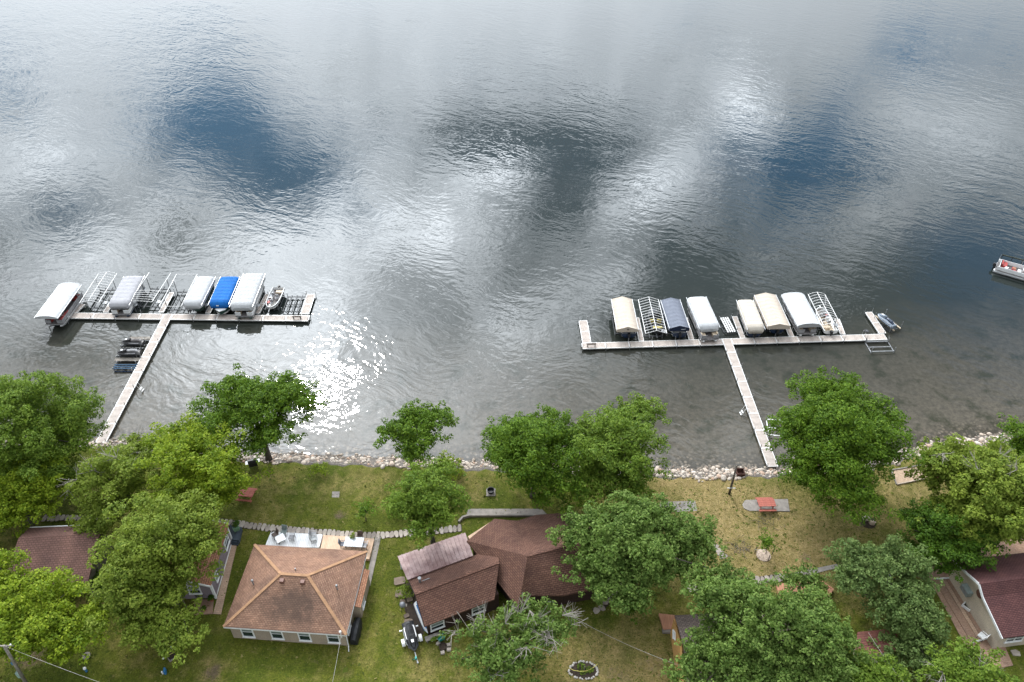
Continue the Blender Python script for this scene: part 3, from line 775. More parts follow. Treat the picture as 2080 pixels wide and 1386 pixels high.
# left dock
LA, LB = px2(139, 646.5), px2(626, 652.5)
ld = (LB-LA).normalized(); ln = Vector((-ld.y, ld.x, 0))
left = thing('boat_dock', 'left T-shaped dock with eleven slips and a long walkway to the shore', 'dock', (LA.x, LA.y, 0), 0)
wk0 = px2(343, 637); wk1 = px2(204.5, 899)
tw = (wk0-LA).dot(ld)
mid = LA+ln*0.61
r = run(left, mid, mid+ld*(tw-0.62), 1.22, 4); posts(left, r, 4, 1.22, skip=((4, -1), (4, 1)))
L2 = (LB-LA).length
r = run(left, mid+ld*(tw+0.62), mid+ld*L2, 1.22, 6); posts(left, r, 6, 1.22, skip=((0, -1), (0, 1)))
e0 = mid+ld*tw+ln*0.61
r = run(left, (e0.x, e0.y), (wk1.x, wk1.y), 1.22, 8); posts(left, r, 8, 1.22, skip=((0, -1), (0, 1)))
def finger(root, a, b, w, n, base, nrm):
    a, b = px2(*a), px2(*b)
    r = run(root, a, b, w, n); posts(root, r, n, w, skip=tuple((i, s) for i in range(n) for s in (-1, 1)))
finger(left, (148, 634.5), (166, 617), 1.2, 1, mid, ln)
finger(left, (214, 634.5), (230, 610), .72, 2, mid, ln)
finger(left, (327, 634.5), (349, 594), .72, 2, mid, ln)
finger(left, (422, 636), (441, 600), .72, 2, mid, ln)
finger(left, (522, 637), (544, 597), .72, 2, mid, ln)
finger(left, (619, 638), (632, 598), 1.2, 2, mid, ln)
# right dock
RA, RB = px2(1183, 709), px2(1803, 690)
rd = (RB-RA).normalized(); rn = Vector((-rd.y, rd.x, 0))
right = thing('boat_dock', 'right T-shaped dock with nine canopied slips and a walkway ending under the tall tree', 'dock', (RA.x, RA.y, 0), 0)
wk0 = px2(1479, 697); wk1 = px2(1570, 948)
tw = (wk0-RA).dot(rd); mid = RA+rn*0.61; L2 = (RB-RA).length
r = run(right, mid, mid+rd*(tw-0.62), 1.22, 6); posts(right, r, 6, 1.22, skip=((6, -1), (6, 1)))
r = run(right, mid+rd*(tw+0.62), mid+rd*L2, 1.22, 7); posts(right, r, 7, 1.22, skip=((0, -1), (0, 1)))
e0 = mid+rd*tw+rn*0.61
r = run(right, (e0.x, e0.y), (wk1.x, wk1.y), 1.22, 8); posts(right, r, 8, 1.22, skip=((0, -1), (0, 1)))
finger(right, (1192, 696.5), (1184, 651), 1.2, 2, mid, rn)
finger(right, (1303, 693), (1293, 645), .72, 2, mid, rn)
finger(right, (1405, 690.5), (1391, 645), .72, 2, mid, rn)
finger(right, (1509, 687), (1492, 643), .72, 2, mid, rn)
finger(right, (1608, 683.5), (1590, 640), .72, 2, mid, rn)
finger(right, (1712, 679), (1700, 648), .72, 2, mid, rn)
finger(right, (1793, 677), (1764, 634), 1.0, 2, mid, rn)
pp = MB().box((0, 0, 0.006), (1.25, 0.5, 0.035)).mesh('bumper_board', M_oldwood)

def bench(label, px, rz):
    c = px2(*px)
    t = thing('dock_bench', label, 'bench', (c.x, c.y, DZ), rz)
    MB().box((0, 0, .42), (1.25, .36, .05)).build('seat', M_benchwood, t)
    for s in (-1, 1): MB().box((s*.5, 0, .20), (.07, .26, .40)).build('leg', M_darksteel, t)
bench('low brown bench at the right end of the left dock', (604, 648), math.atan2(ld.y, ld.x))
bench('low brown bench at the left end of the right dock', (1201, 704), math.atan2(rd.y, rd.x))

def ladder(label, px, rz):
    c = px2(*px)
    t = thing('swim_ladder', label, 'ladder', (c.x, c.y, 0), rz)
    for s in (-1, 1):
        MB().tube([(-.25, s*.26, DZ+.02), (-.1, s*.26, DZ+.75), (.25, s*.26, DZ+.75), (.55, s*.26, DZ-.1), (.95, s*.26, -.8)], .025, 6).build('rail', M_whitemetal, t)
    for i in range(3):
        x, z = .5+.17*i, DZ-.0-.30*i
        MB().box((x, 0, z), (.16, .5, .04)).build('step', M_whitemetal, t)
ladder('aluminium swim ladder on the left dock walkway', (278, 789), -.05)
ladder('aluminium swim ladder on the right dock walkway, lake-left side', (1516, 836), math.pi+.1)

# ------------------------------------------------------------------ boats
def hull(mb, L, Wd, h, bow=0.42, vee=0.28, top=0, side=0, rail=1, n=14, deckz=None, deckm=2, flare=1.0):
    """a hull pointing to +y with open top; returns station half-beams"""
    outer, inner = [], []
    st = []
    for i in range(n+1):
        s = i/n; y = -L/2+L*s
        k = 1.0 if s < 1-bow else math.sqrt(max(0.0, 1-((s-(1-bow))/bow)**2.1))
        hw = max(0.02, Wd/2*k*(0.93+0.07*min(1, s*4)))
        kz = 0.0 if s < .6 else ((s-.6)/.4)**2*h*.55
        sz = h+0.10*h*s*s*2
        st.append((y, hw, kz, sz))
        row = [(-hw, y, sz), (-hw*.96, y, kz+(sz-kz)*.45), (-hw*.55, y, kz+vee*.25*k), (0, y, kz), (hw*.55, y, kz+vee*.25*k), (hw*.96, y, kz+(sz-kz)*.45), (hw, y, sz)]
        outer.append(row)
    mb.grid(outer, m=side)
    mb.add([outer[0][k] for k in range(7)], [(0, 1, 2, 3, 4, 5, 6)], side)
    # gunwale and inside
    fz = h*.28
    for a, b_ in (('o', 'i'),):
        g, ins = [], []
        for (y, hw, kz, sz) in st:
            w2 = max(0.0, hw-.09)
            yy = y+(.05 if y == st[0][0] else 0)-(.10 if y == st[-1][0] else 0)
            g.append([(-hw, y, sz), (-w2, yy, sz+.02)]); ins.append((w2, yy, sz, max(fz, kz+.05)))
        mb.grid([[r_[0] for r_ in g], [r_[1] for r_ in g]], m=rail)
        mb.grid([[(-r_[0][0], r_[0][1], r_[0][2]) for r_ in g], [(-r_[1][0], r_[1][1], r_[1][2]) for r_ in g]], m=rail, flip=True)
        dz = deckz
        mb.grid([[(-w, y, (dz if dz else f)) for (w, y, s_, f) in ins], [(w, y, (dz if dz else f)) for (w, y, s_, f) in ins]], m=deckm, flip=False)
        mb.grid([[(-w, y, s_+.02) for (w, y, s_, f) in ins], [(-w, y, (dz if dz else f)) for (w, y, s_, f) in ins]], m=rail, flip=True)
        mb.grid([[(w, y, s_+.02) for (w, y, s_, f) in ins], [(w, y, (dz if dz else f)) for (w, y, s_, f) in ins]], m=rail)
        mb.add([(-ins[0][0], ins[0][1], ins[0][2]+.02), (ins[0][0], ins[0][1], ins[0][2]+.02), (ins[0][0], ins[0][1], ins[0][3]), (-ins[0][0], ins[0][1], ins[0][3])], [(0, 1, 2, 3)], rail)
    return st

def outboard(t, y, z, mat, s=1.0):
    o = MB().box((0, y-.22*s, z+.32*s), (.34*s, .5*s, .42*s), taper=.8).box((0, y-.2*s, z-.3*s), (.14*s, .22*s, .9*s)).box((0, y-.2*s, z-.75*s), (.06*s, .45*s, .12*s)).build('outboard_motor', mat, t)
    return o

def pontoon_boat(label, c, rz, L=6.6, Wd=2.45, z=0.55, tube=M_alu, fence=M_white, seat=M_tanvinyl, deck=M_carpet, motor=M_black, cat='pontoon boat'):
    t = thing('pontoon_boat', label, cat, (c[0], c[1], z), rz)
    for s in (-1, 1):
        MB().tube([(s*.82, -L/2, .1), (s*.82, L/2-.8, .1), (s*.82, L/2-.3, .18), (s*.82, L/2, .30)], [.30, .30, .22, .04], 10).build('pontoon', tube, t, smooth=True)
    MB().box((0, 0, .46), (Wd, L-.3, .10), m=0).box((0, 0, .435), (Wd+.04, L-.26, .07), m=1).build('deck', [deck, M_alu], t)
    for s in (-1, 1):
        MB().box((s*(Wd/2-.05), 0, .82), (.05, L-.5, .52)).tube([(s*(Wd/2-.05), -L/2+.3, 1.12), (s*(Wd/2-.05), L/2-.3, 1.12)], .03).build('side_panel', [fence], t)
    for x0, x1 in ((-Wd/2+.08, -.42), (.42, Wd/2-.08)):
        MB().box(((x0+x1)/2, L/2-.28, .82), (x1-x0, .05, .52)).tube([(x0, L/2-.28, 1.12), (x1, L/2-.28, 1.12)], .03).build('bow_panel', [fence], t)
    MB().box((0, -L/2+.55, .82), (Wd-.2, .05, .52)).build('stern_panel', fence, t)
    for s in (-1, 1):
        MB().box((s*(Wd/2-.42), L/2-1.5, .70), (.62, 1.9, .40)).box((s*(Wd/2-.16), L/2-1.5, .98), (.16, 1.9, .34)).build('bench_seat', seat, t)
    MB().box((-.5, -L/2+1.1, .70), (1.2, .75, .40)).box((-.5, -L/2+.80, .98), (1.2, .16, .34)).build('bench_seat', seat, t)
    MB().box((.72, -.5, .85), (.6, .5, .72)).box((.72, -.28, 1.25), (.5, .04, .2), m=1).build('console', [fence, M_glassdark], t)
    MB().box((.72, -1.25, .82), (.5, .5, .35)).box((.72, -1.5, 1.1), (.5, .12, .45)).build('helm_seat', seat, t)
    outboard(t, -L/2+.1, .35, motor)
    return t

def runabout(label, c, rz, L=5.6, Wd=2.2, z=0.55, side=M_white, rail=M_white, inside=M_carpet, seat=M_greyvinyl, motor=True, cat='motor boat', name='motor_boat'):
    t = thing(name, label, cat, (c[0], c[1], z), rz)
    mb = MB(); st = hull(mb, L, Wd, .85, side=0, rail=1, deckm=2)
    mb.build('hull', [side, rail, inside], t)
    # foredeck, screen and seats
    f = [(y, hw, sz) for y, hw, kz, sz in st if y > L*.12]
    mb = MB(); mb.grid([[(-max(.01, hw-.07), y, sz+.03), (0, y, sz+.10), (max(.01, hw-.07), y, sz+.03)] for y, hw, sz in f], flip=False); mb.build('foredeck', rail, t)
    y0, w0, s0 = f[0]
    MB().add([(-w0+.1, y0-.5, s0+.02), (-w0*.55, y0+.15, s0+.05), (w0*.55, y0+.15, s0+.05), (w0-.1, y0-.5, s0+.02), (-w0+.12, y0-.6, s0+.36), (-w0*.5, y0-.05, s0+.40), (w0*.5, y0-.05, s0+.40), (w0-.12, y0-.6, s0+.36)],
             [(0, 1, 5, 4), (1, 2, 6, 5), (2, 3, 7, 6)]).build('windscreen', M_glassdark, t)
    for s in (-1, 1): MB().box((s*.5, -.2, .55), (.5, .5, .45)).box((s*.5, -.45, .85), (.5, .12, .5)).build('seat', seat, t)
    MB().box((0, -L/2+.55, .5), (Wd*.7, .5, .42)).box((0, -L/2+.3, .75), (Wd*.7, .1, .3)).build('stern_seat', seat, t)
    if motor: outboard(t, -L/2, .45, M_black)
    return t

def fishing_boat(label, c, rz, L=4.9, Wd=1.9, z=0.5, side=M_alu, inside=M_carpet, accent=M_red):
    t = thing('fishing_boat', label, 'fishing boat', (c[0], c[1], z), rz)
    mb = MB(); st = hull(mb, L, Wd, .62, bow=.5, side=0, rail=1, deckm=2); mb.build('hull', [side, M_white, inside], t)
    MB().add([(-.62, L*.18, .46), (.62, L*.18, .46), (.45, L*.34, .48), (0, L*.44, .50), (-.45, L*.34, .48)], [(0, 1, 2, 3, 4)]).box((0, L*.18, .33), (1.3, .05, .28)).build('bow_deck', plain('grey_deck_carpet', (.2, .19, .18), .95), t)
    for x, y in ((-.35, -.1), (.35, -.5), (.1, 1.1)):
        MB().box((x, y, .5), (.40, .40, .10)).box((x, y-.22, .72), (.40, .08, .38)).tube([(x, y, .17), (x, y, .5)], .05).build('seat', M_greyvinyl, t)
    MB().box((.42, .25, .48), (.45, .35, .55)).box((.42, .42, .80), (.4, .03, .18), m=1).build('console', [M_white, M_glassdark], t)
    MB().box((.55, .9, .40), (.35, .5, .3)).build('tackle_box', accent, t)
    MB().box((-.3, -1.6, .38), (.9, .45, .3)).build('stern_bench', M_tanvinyl, t)
    outboard(t, -L/2, .3, M_black, .9)
    MB().box((0, L/2-.2, .85), (.14, .5, .14)).tube([(0, L/2-.1, .8), (0, L/2+.15, .5)], .03).build('bow_motor', M_white, t)
    return t

def jet_ski(label, c, rz, z=0.5, body=M_black, top=M_greyvinyl, cat='jet ski', tilt=0.0, cover=False):
    t = thing('jet_ski', label, cat, (c[0], c[1], z), rz)
    L, Wd = 3.0, 1.12
    rows = []
    for i in range(11):
        s = i/10; y = -L/2+L*s
        k = 1.0 if s < .45 else math.sqrt(max(0.02, 1-((s-.45)/.56)**2))
        hw = Wd/2*k; hz = .42+.12*math.sin(min(1, s*1.15)*math.pi)
        kz = .0 if s < .7 else (s-.7)**2*2.6
        rows.append([(-hw, y, .34+kz*.4), (-hw*.6, y, kz), (0, y, kz-.06), (hw*.6, y, kz), (hw, y, .34+kz*.4), (hw*.72, y, hz), (hw*.3, y, hz+.08*k), (-hw*.3, y, hz+.08*k), (-hw*.72, y, hz), (-hw, y, .34+kz*.4)])
    mb = MB(); mb.grid(rows); mb.add(rows[0][:9], [tuple(range(9))]); mb.add(rows[-1][:9], [tuple(range(9))[::-1]]); mb.build('hull', body, t, smooth=False)
    rows = []
    for i, (y, w, h_) in enumerate(((-1.25, .17, .62), (-.9, .2, .86), (-.4, .2, .88), (0.0, .17, .80), (.15, .15, .84))):
        rows.append([(-w, y, .46), (-w*.85, y, h_-.05), (0, y, h_), (w*.85, y, h_-.05), (w, y, .46)])
    mb = MB(); mb.grid(rows, flip=True); mb.add(rows[0], [tuple(range(5))]); mb.build('saddle', top, t)
    rows = []
    for y, w, h_ in ((.12, .22, .95), (.4, .30, .90), (.9, .27, .72), (1.3, .12, .58)):
        rows.append([(-w, y, .48), (-w*.6, y, h_), (w*.6, y, h_), (w, y, .48)])
    mb = MB(); mb.grid(rows, flip=True); mb.add(rows[0], [(0, 1, 2, 3)]); mb.build('cowl', body, t)
    MB().tube([(-.36, .18, 1.04), (-.12, .26, 1.0), (.12, .26, 1.0), (.36, .18, 1.04)], .03, 6).build('handlebar', M_black, t)
    for s in (-1, 1): MB().box((s*.40, -.35, .50), (.16, 1.3, .04)).build('footwell', M_greyvinyl, t)
    MB().box((0, .75, .845), (.22, .3, .015)).build('hatch_stripe', M_white, t)
    return t

# ------------------------------------------------------------------ boat lifts
def cover_mat(name, c, c2, sag=0.02):
    m, t, b, _ = new_mat(name)
    pos = t.add('ShaderNodeTexCoord').outputs['Object']
    n = t.noise(pos, 1.3, 5.0, 0.6)
    mp = t.add('ShaderNodeMapping'); t.put(mp.inputs[0], pos); mp.inputs['Scale'].default_value = (3.0, 0.5, 1)
    n2 = t.noise(mp.outputs[0], 1.6, 4.0, 0.6)
    t.put(b.inputs['Base Color'], t.mix(t.remap(t.math('ADD', t.math('MULTIPLY', n, .5), t.math('MULTIPLY', n2, .5)), 0.36, 0.62), c2, c))
    sy = t.add('ShaderNodeSeparateXYZ'); t.put(sy.inputs[0], pos)
    seam = t.math('LESS_THAN', t.math('FRACT', t.math('MULTIPLY', sy.outputs[1], 1.12)), 0.07)
    base = b.inputs['Base Color'].links[0].from_socket
    spot = t.remap(t.noise(pos, 2.2, 6.0, 0.7), 0.60, 0.74, 0, 0.4)
    t.put(b.inputs['Base Color'], t.mix(spot, t.mix(t.math('MULTIPLY', seam, 0.22), base, (0.12, 0.12, 0.12)), tuple(x*0.6 for x in c2)))
    b.inputs['Roughness'].default_value = 0.75; b.inputs['Specular IOR Level'].default_value = 0.15
    bp = t.add('ShaderNodeBump'); bp.inputs['Distance'].default_value = 0.05
    t.put(bp.inputs['Height'], t.noise(pos, 4.0, 4.0)); t.l.new(bp.outputs[0], b.inputs['Normal'])
    return m
C_white = cover_mat('white_canvas', (0.49, 0.5, 0.51), (0.42, 0.43, 0.44))
C_light = cover_mat('light_grey_canvas', (0.43, 0.44, 0.45), (0.37, 0.38, 0.39))
C_grey = cover_mat('grey_canvas', (0.36, 0.36, 0.38), (0.31, 0.31, 0.33))
C_blue = cover_mat('blue_canvas', (0.012, 0.13, 0.42), (0.009, 0.10, 0.34))
C_slate = cover_mat('slate_blue_canvas', (0.16, 0.175, 0.215), (0.135, 0.15, 0.185))
C_tan = cover_mat('tan_canvas', (0.5, 0.435, 0.365), (0.45, 0.39, 0.325))
C_cream = cover_mat('cream_canvas', (0.51, 0.465, 0.4), (0.46, 0.415, 0.355))
C_navy = cover_mat('navy_canvas', (0.02, 0.03, 0.06), (0.016, 0.024, 0.05))

def cover_shape(style, L, w, drop, h, bows):
    """canvas roof over the bows; local z 0 at the eave"""
    mb = MB(); rows = []
    ny = 4*bows
    flat = style
    for j in range(ny+1):
        s = j/ny; y = -L/2+L*s
        ph = (s*bows) % 1.0
        sag = 0.075*math.sin(math.pi*ph) if style != 'arch' else 0.02*math.sin(math.pi*ph)
        e = min(y+L/2, L/2-y)
        k, ez, in_ = 1.0, 0.0, 0.0
        if style == 'rounded':
            q = min(1.0, e/0.75); k = math.sqrt(max(0, 1-(1-q)**2)); ez = -(1-k)*0.55; in_ = (1-k)*0.30
        ww = w/2-in_
        if style == 'gable': prof = [(-ww, -drop), (-ww, 0), (-ww*.5, h*.5-sag), (0, h-sag*.4), (ww*.5, h*.5-sag), (ww, 0), (ww, -drop)]
        elif style == 'flat': prof = [(-ww, -drop), (-ww, 0), (-ww*.8, h*.55-sag*.5), (-ww*.3, h*.95-sag), (ww*.3, h*.95-sag), (ww*.8, h*.55-sag*.5), (ww, 0), (ww, -drop)]
        else: prof = [(-ww, -drop), (-ww*1.0, -.12), (-ww*.93, h*.55-sag*.4), (-ww*.72, h*.9-sag*.7), (0, h-sag), (ww*.72, h*.9-sag*.7), (ww*.93, h*.55-sag*.4), (ww*1.0, -.12), (ww, -drop)]
        wob = 0.025*math.sin(9*s*3.1+1)
        rows.append([(x+(wob if abs(z_+drop) < 1e-6 else 0), y, z_+(ez if z_ > -drop+.01 else 0)+(wob if abs(z_+drop) < 1e-6 else 0)) for x, z_ in prof])
    mb.grid(rows, flip=True)
    return mb, rows

def lift(label, fl, fr, bl, br, z=2.25, style='rounded', mat=C_white, h=.35, drop=.42, bows=8, group=None, end=None, name='boat_lift', cross=True, ridge=True, cradle=True, L=None, half=None):
    P = [at(*p, z) for p in (fl, fr, bl, br)]
    c = sum(P, Vector())/4
    f, bk = (P[0]+P[1])/2, (P[2]+P[3])/2
    d = bk-f; Lc = L or d.length; w = ((P[1]-P[0]).length+(P[3]-P[2]).length)/2*.97
    rz = math.atan2(d.y, d.x)-math.pi/2
    t = thing(name, label, 'boat lift', (c.x, c.y, 0), rz, group)
    hx, hy = w/2-.12, min(Lc*.34, 2.1)
    for sx in (-1, 1):
        for sy in (-1, 1):
            MB().tube([(sx*hx, sy*hy, -1.2), (sx*hx, sy*hy, z)], .05, 6).build('leg', M_galv, t)
    if cradle:
        for sy in (-1, 1): MB().beam((-hx, sy*hy, .35), (hx, sy*hy, .35), .1, .14).build('cradle_beam', M_darksteel, t)
        for sx in (-1, 1): MB().beam((sx*hx, -hy, .1), (sx*hx, hy, .1), .08, .12).build('side_beam', M_darksteel, t)
        for sx in (-.5, .5): MB().beam((sx, -hy-.5, .47), (sx, hy+.5, .47), .12, .1).build('bunk', M_darksteel, t)
        MB().lathe([(.34, 0), (.36, .02), (.36, .05), (.34, .07)], (0, 0, 0), 14).build('winch_wheel', M_galv, t, (hx+.12, -hy+.1, 1.15))
    fm = M_whitemetal if style.startswith('frame') else M_alu
    for sx in (-1, 1):
        MB().tube([(sx*w/2, -Lc/2, z), (sx*w/2, Lc/2, z)], .045, 6).build('side_rail', fm, t)
        for sy in (-1, 1): MB().tube([(sx*w/2, sy*(hy+1.0), z), (sx*hx, sy*hy, z-.9)], .03, 5).build('brace', fm, t)
    if style.startswith('frame'):
        kind = style.split('_')[1]
        nb = bows
        if ridge: MB().tube([(0, -Lc/2, z+h), (0, Lc/2, z+h)], .04, 6).build('ridge_tube', fm, t)
        for i in range(nb+1):
            y = -Lc/2+Lc*i/nb
            if half and not (half[0] <= i/nb <= half[1]): continue
            if kind == 'gable': pts = [(-w/2, y, z), (0, y, z+h), (w/2, y, z)]
            elif kind == 'open':
                if i not in (0, nb): continue
                pts = [(-w/2, y, z), (w/2, y, z)]
            else: pts = [(-w/2+w*k/8, y, z+h*(1-(2*k/8-1)**2)) for k in range(9)]
            MB().tube(pts, .032, 5).build('bow', fm, t)
        return t, c, rz, w, Lc
    mb, rows = cover_shape(style, Lc, w, drop, h, bows)
    o = mb.build('canopy_cover', mat, t, (0, 0, z), smooth=True)
    if style in ('gable', 'flat'):
        for sgn, rw in ((-1, rows[0]), (1, rows[-1])):
            n = len(rw)
            MB().add([(x, y+sgn*.015, zz) for x, y, zz in rw], [tuple(range(n)) if sgn < 0 else tuple(range(n))[::-1]]).build('end_panel', end or mat, t, (0, 0, z))
    else:
        for sgn, rw in ((-1, rows[0]), (1, rows[-1])):
            n = len(rw)
            MB().add([(x, y, zz) for x, y, zz in rw], [tuple(range(n)) if sgn < 0 else tuple(range(n))[::-1]]).build('end_panel', mat, t, (0, 0, z))
    return t, c, rz, w, Lc
def tagplate(t, w, L, z, txt_h=.12, x=0.0, wid=.35, m=M_white, style='rounded'):
    MB().box((x, -L/2-.035, z), (wid, .02, txt_h)).build('maker_plate', m, t)

# left dock, left to right
GL = 'boat lifts along the left dock'; GR = 'boat lifts along the right dock'
t, c, rz, w, L = lift('white curved canopy lift outside the left end of the left dock', (69, 645), (117, 649), (122, 577), (165, 580), 2.3, 'flat', C_white, .42, .12, 8, GL)
pontoon_boat('pontoon boat with red seats under the outer white canopy', (c.x+.55, c.y-.25), rz+math.pi, 6.9, z=.5, tube=M_alu, fence=M_greyvinyl, seat=M_red)
lift('bare white bow frame between the white canopy and the grey canopy', (161, 615), (201, 616), (201, 555), (236, 558), 2.3, 'frame_arch', None, .35, .4, 12, GL)
t, c, rz, w, L = lift('grey canvas canopy lift on the left dock', (217, 621), (263, 622), (254, 559), (292, 563), 2.25, 'rounded', C_grey, .4, .45, 8, GL)
pontoon_boat('white pontoon boat under the grey canvas canopy', (c.x+.1, c.y-.5), rz+math.pi, 7.0, z=.45, tube=M_navy, fence=M_white)
lift('open rail lift right of the grey canopy, bows only at its near end', (263, 612), (309, 614), (303, 553), (347, 556), 2.3, 'frame_arch', None, .12, .4, 14, GL, ridge=False, half=(.0, .42))
lift('open rail lift without bows, left of the plain white canopy', (322, 625), (369, 620), (358, 557), (401, 558), 2.3, 'frame_open', None, .2, .4, 12, GL, ridge=False)
t, c, rz, w, L = lift('smaller white canopy lift left of the blue canopy', (369, 619), (410, 622), (403, 560), (436, 564), 2.2, 'rounded', C_light, .42, .5, 8, GL)
runabout('dark green motor boat under the smaller white canopy', (c.x+.25, c.y-.5), rz+math.pi, 5.6, 2.1, .5, M_green, M_green)
t, c, rz, w, L = lift('bright blue canvas canopy lift on the left dock', (424, 617), (463, 621), (448, 561), (488, 564), 2.2, 'rounded', C_blue, .42, .5, 9, GL)
tagplate(t, w, L, 2.02, .16, -.15)
runabout('white motor boat with green hull under the blue canopy', (c.x+.2, c.y-1.0), rz+math.pi, 6.0, 2.2, .45, M_green, M_white, M_tanvinyl)
t, c, rz, w, L = lift('largest white canopy lift, right of the blue canopy', (467, 621), (511, 628), (497, 552), (537, 560), 2.4, 'rounded', C_light, .42, .62, 9, GL)
pontoon_boat('pontoon boat with white bow rail under the largest white canopy', (c.x+.25, c.y-.75), rz+math.pi, 7.4, z=.5, tube=M_green, fence=M_white)
def low_lift(label, px, w, L, rz, bunk=M_darksteel, n=2, group=None, z=.5, wheel=False, frame=M_darksteel, legs=1.0):
    c = at(*px, .4)
    t = thing('boat_lift', label, 'boat lift', (c.x, c.y, 0), rz, group)
    for sx in (-1, 1):
        for sy in (-1, 1): MB().tube([(sx*w/2, sy*L/2, -1.2), (sx*w/2, sy*L/2, legs)], .045, 6).build('leg', M_galv, t)
        MB().beam((sx*w/2, -L/2, .12), (sx*w/2, L/2, .12), .09, .12).build('side_beam', frame, t)
    for sy in (-1, 1): MB().beam((-w/2, sy*L/2, .3), (w/2, sy*L/2, .3), .09, .12).build('cradle_beam', frame, t)
    for k in range(n):
        x = -w*.28+w*.56*k/max(1, n-1)
        MB().beam((x, -L/2-.3, z-.06), (x, L/2+.3, z-.06), .16, .12).build('bunk', bunk, t)
    MB().beam((-w/2, 0, .2), (w/2, 0, .2), .08, .1).build('cross_beam', frame, t)
    if wheel: MB().lathe([(.38, 0), (.42, .02), (.42, .06), (.38, .08)], (0, 0, 0), 16).build('winch_wheel', M_galv, t, (w/2, L/2, legs))
    return t
a = at(548, 634, .6); b2 = at(568, 588, .6); d = b2-a; rz = math.atan2(d.y, d.x)-math.pi/2
low_lift('low lift holding the open fishing boat on the left dock', (555, 613), 2.3, 3.2, rz, n=2, group=GL, z=.42)
cc2 = (a+b2)/2
fishing_boat('open aluminium fishing boat on a low lift, right part of the left dock', (cc2.x, cc2.y), rz+math.pi, d.length*.92, 1.9, .5)
low_lift('empty dark steel lift at the right end of the left dock', (598, 617), 2.7, 3.4, rz+.03, n=3, group=GL, z=.4)
# beside the left walkway
wd = Vector((-.02, 1, 0))
for i, (px, cat) in enumerate((((270, 697), 0), ((262, 718), 1))):
    c = at(*px, .7)
    low_lift(('upper' if i == 0 else 'lower')+' jet ski lift on the left walkway', (px[0], px[1]+2), 1.3, 2.6, math.pi/2, n=2, z=.45, legs=.8)
    jet_ski('black jet ski on its lift nearest the left dock' if i == 0 else 'black jet ski with grey deck between the two short side boards', (c.x, c.y), math.pi/2+(.04 if i else -.05), .5, M_black, M_greyvinyl if i else M_carpet)
low_lift('empty dark blue jet ski lift on the left walkway', (254, 745), 1.3, 2.4, math.pi/2, bunk=plain('dark_blue_carpet', (.02, .06, .11), .8), n=3, z=.45, legs=.8, frame=M_navy)
for lab, p, q in (('short side board above the jet skis on the left walkway', (262, 687), (306, 687)), ('short weathered side board below the jet skis', (233, 730), (286, 730))):
    a, b2 = px2(*p), px2(*q); cc2 = (a+b2)/2
    t = thing('side_dock', lab, 'dock', (cc2.x, cc2.y, 0), 0)
    MB().box((0, 0, .38), ((b2-a).length, .62, .08)).build('deck_board', M_oldwood, t)
    for s in (-1, 1): MB().tube([(s*((b2-a).length/2-.1), .3, -1), (s*((b2-a).length/2-.1), .3, .7)], .035).build('post', M_galv, t)

# right dock, left to right
t, c, rz, w, L = lift('tan gabled canopy lift, leftmost on the right dock', (1253, 671), (1297, 669), (1240.5, 609), (1285, 607), 2.15, 'gable', C_tan, .5, .42, 8, GR)
MB().box((.05, -L/2-.03, 2.15+.12), (.34, .015, .05)).box((.05, -L/2-.03, 2.15+.03), (.24, .015, .05)).box((.05, -L/2-.03, 2.15-.06), (.16, .015, .04)).build('maker_mark', M_black, t)
runabout('dark motor boat under the leftmost tan canopy', (c.x+.3, c.y-.4), rz, 5.4, 2.1, .45, M_navy, M_white)
lift('bare gabled white frame between the tan and the slate canopy', (1311, 679), (1355, 676), (1296, 608), (1338, 610), 2.2, 'frame_gable', None, .5, .4, 13, GR)
runabout('small boat with yellow seats under the bare gabled frame', (at(1330, 655, .5).x, at(1330, 655, .5).y), 0.06, 4.6, 1.8, .3, M_darksteel, M_darksteel, M_darksteel, plain('yellow_vinyl', (.5, .42, .12), .5))
t, c, rz, w, L = lift('slate blue gabled canopy lift with navy front', (1358.5, 668), (1402, 666), (1342, 610), (1381, 609), 2.15, 'gable', C_slate, .42, .5, 8, GR, end=C_navy)
MB().box((.55, -L/2-.035, 1.95), (.62, .015, .05)).build('maker_mark', M_white, t)
MB().box((.75, -L/2-.035, 2.12), (.22, .015, .06)).build('maker_mark', C_slate, t)
runabout('white motor boat in the shade of the slate blue canopy', (c.x+.2, c.y-.3), rz, 5.6, 2.1, .45, M_navy, M_white)
t, c, rz, w, L = lift('rounded white canopy lift left of the empty bunk rack', (1420, 668), (1464, 666), (1394, 605), (1434, 602), 2.25, 'rounded', C_white, .42, .55, 9, GR)
tagplate(t, w, L, 2.0, .13, .25, .4, C_light)
pontoon_boat('grey pontoon boat with shaded deck under the rounded white canopy', (c.x+.05, c.y-.9), rz+math.pi, 7.2, z=.5, tube=M_alu, fence=M_greyvinyl)
low_lift('empty rack with pale bunks beside the right walkway head', (1478, 661), 1.7, 2.6, .12, bunk=M_whitemetal, n=4, group=GR, z=.55)
t, c, rz, w, L = lift('cream canopy lift with rounded ends on the right dock', (1518, 671), (1555, 669), (1496, 611), (1530, 608), 2.2, 'rounded', C_cream, .42, .45, 8, GR)
runabout('dark motor boat under the cream canopy', (c.x+.1, c.y), rz, 5.4, 2.1, .45, M_navy, M_white)
t, c, rz, w, L = lift('long beige gabled canopy lift touching the cream one', (1559, 664), (1606, 662), (1532, 601), (1576, 598), 2.3, 'gable', C_tan, .42, .52, 9, GR)
runabout('white motor boat under the long beige gabled canopy', (c.x+.2, c.y), rz, 5.6, 2.1, .45, M_navy, M_white)
t, c, rz, w, L = lift('broad white canopy lift with curved front on the right dock', (1620, 664), (1668, 660), (1587, 600), (1632, 597), 2.25, 'flat', C_white, .42, .30, 9, GR, end=C_light)
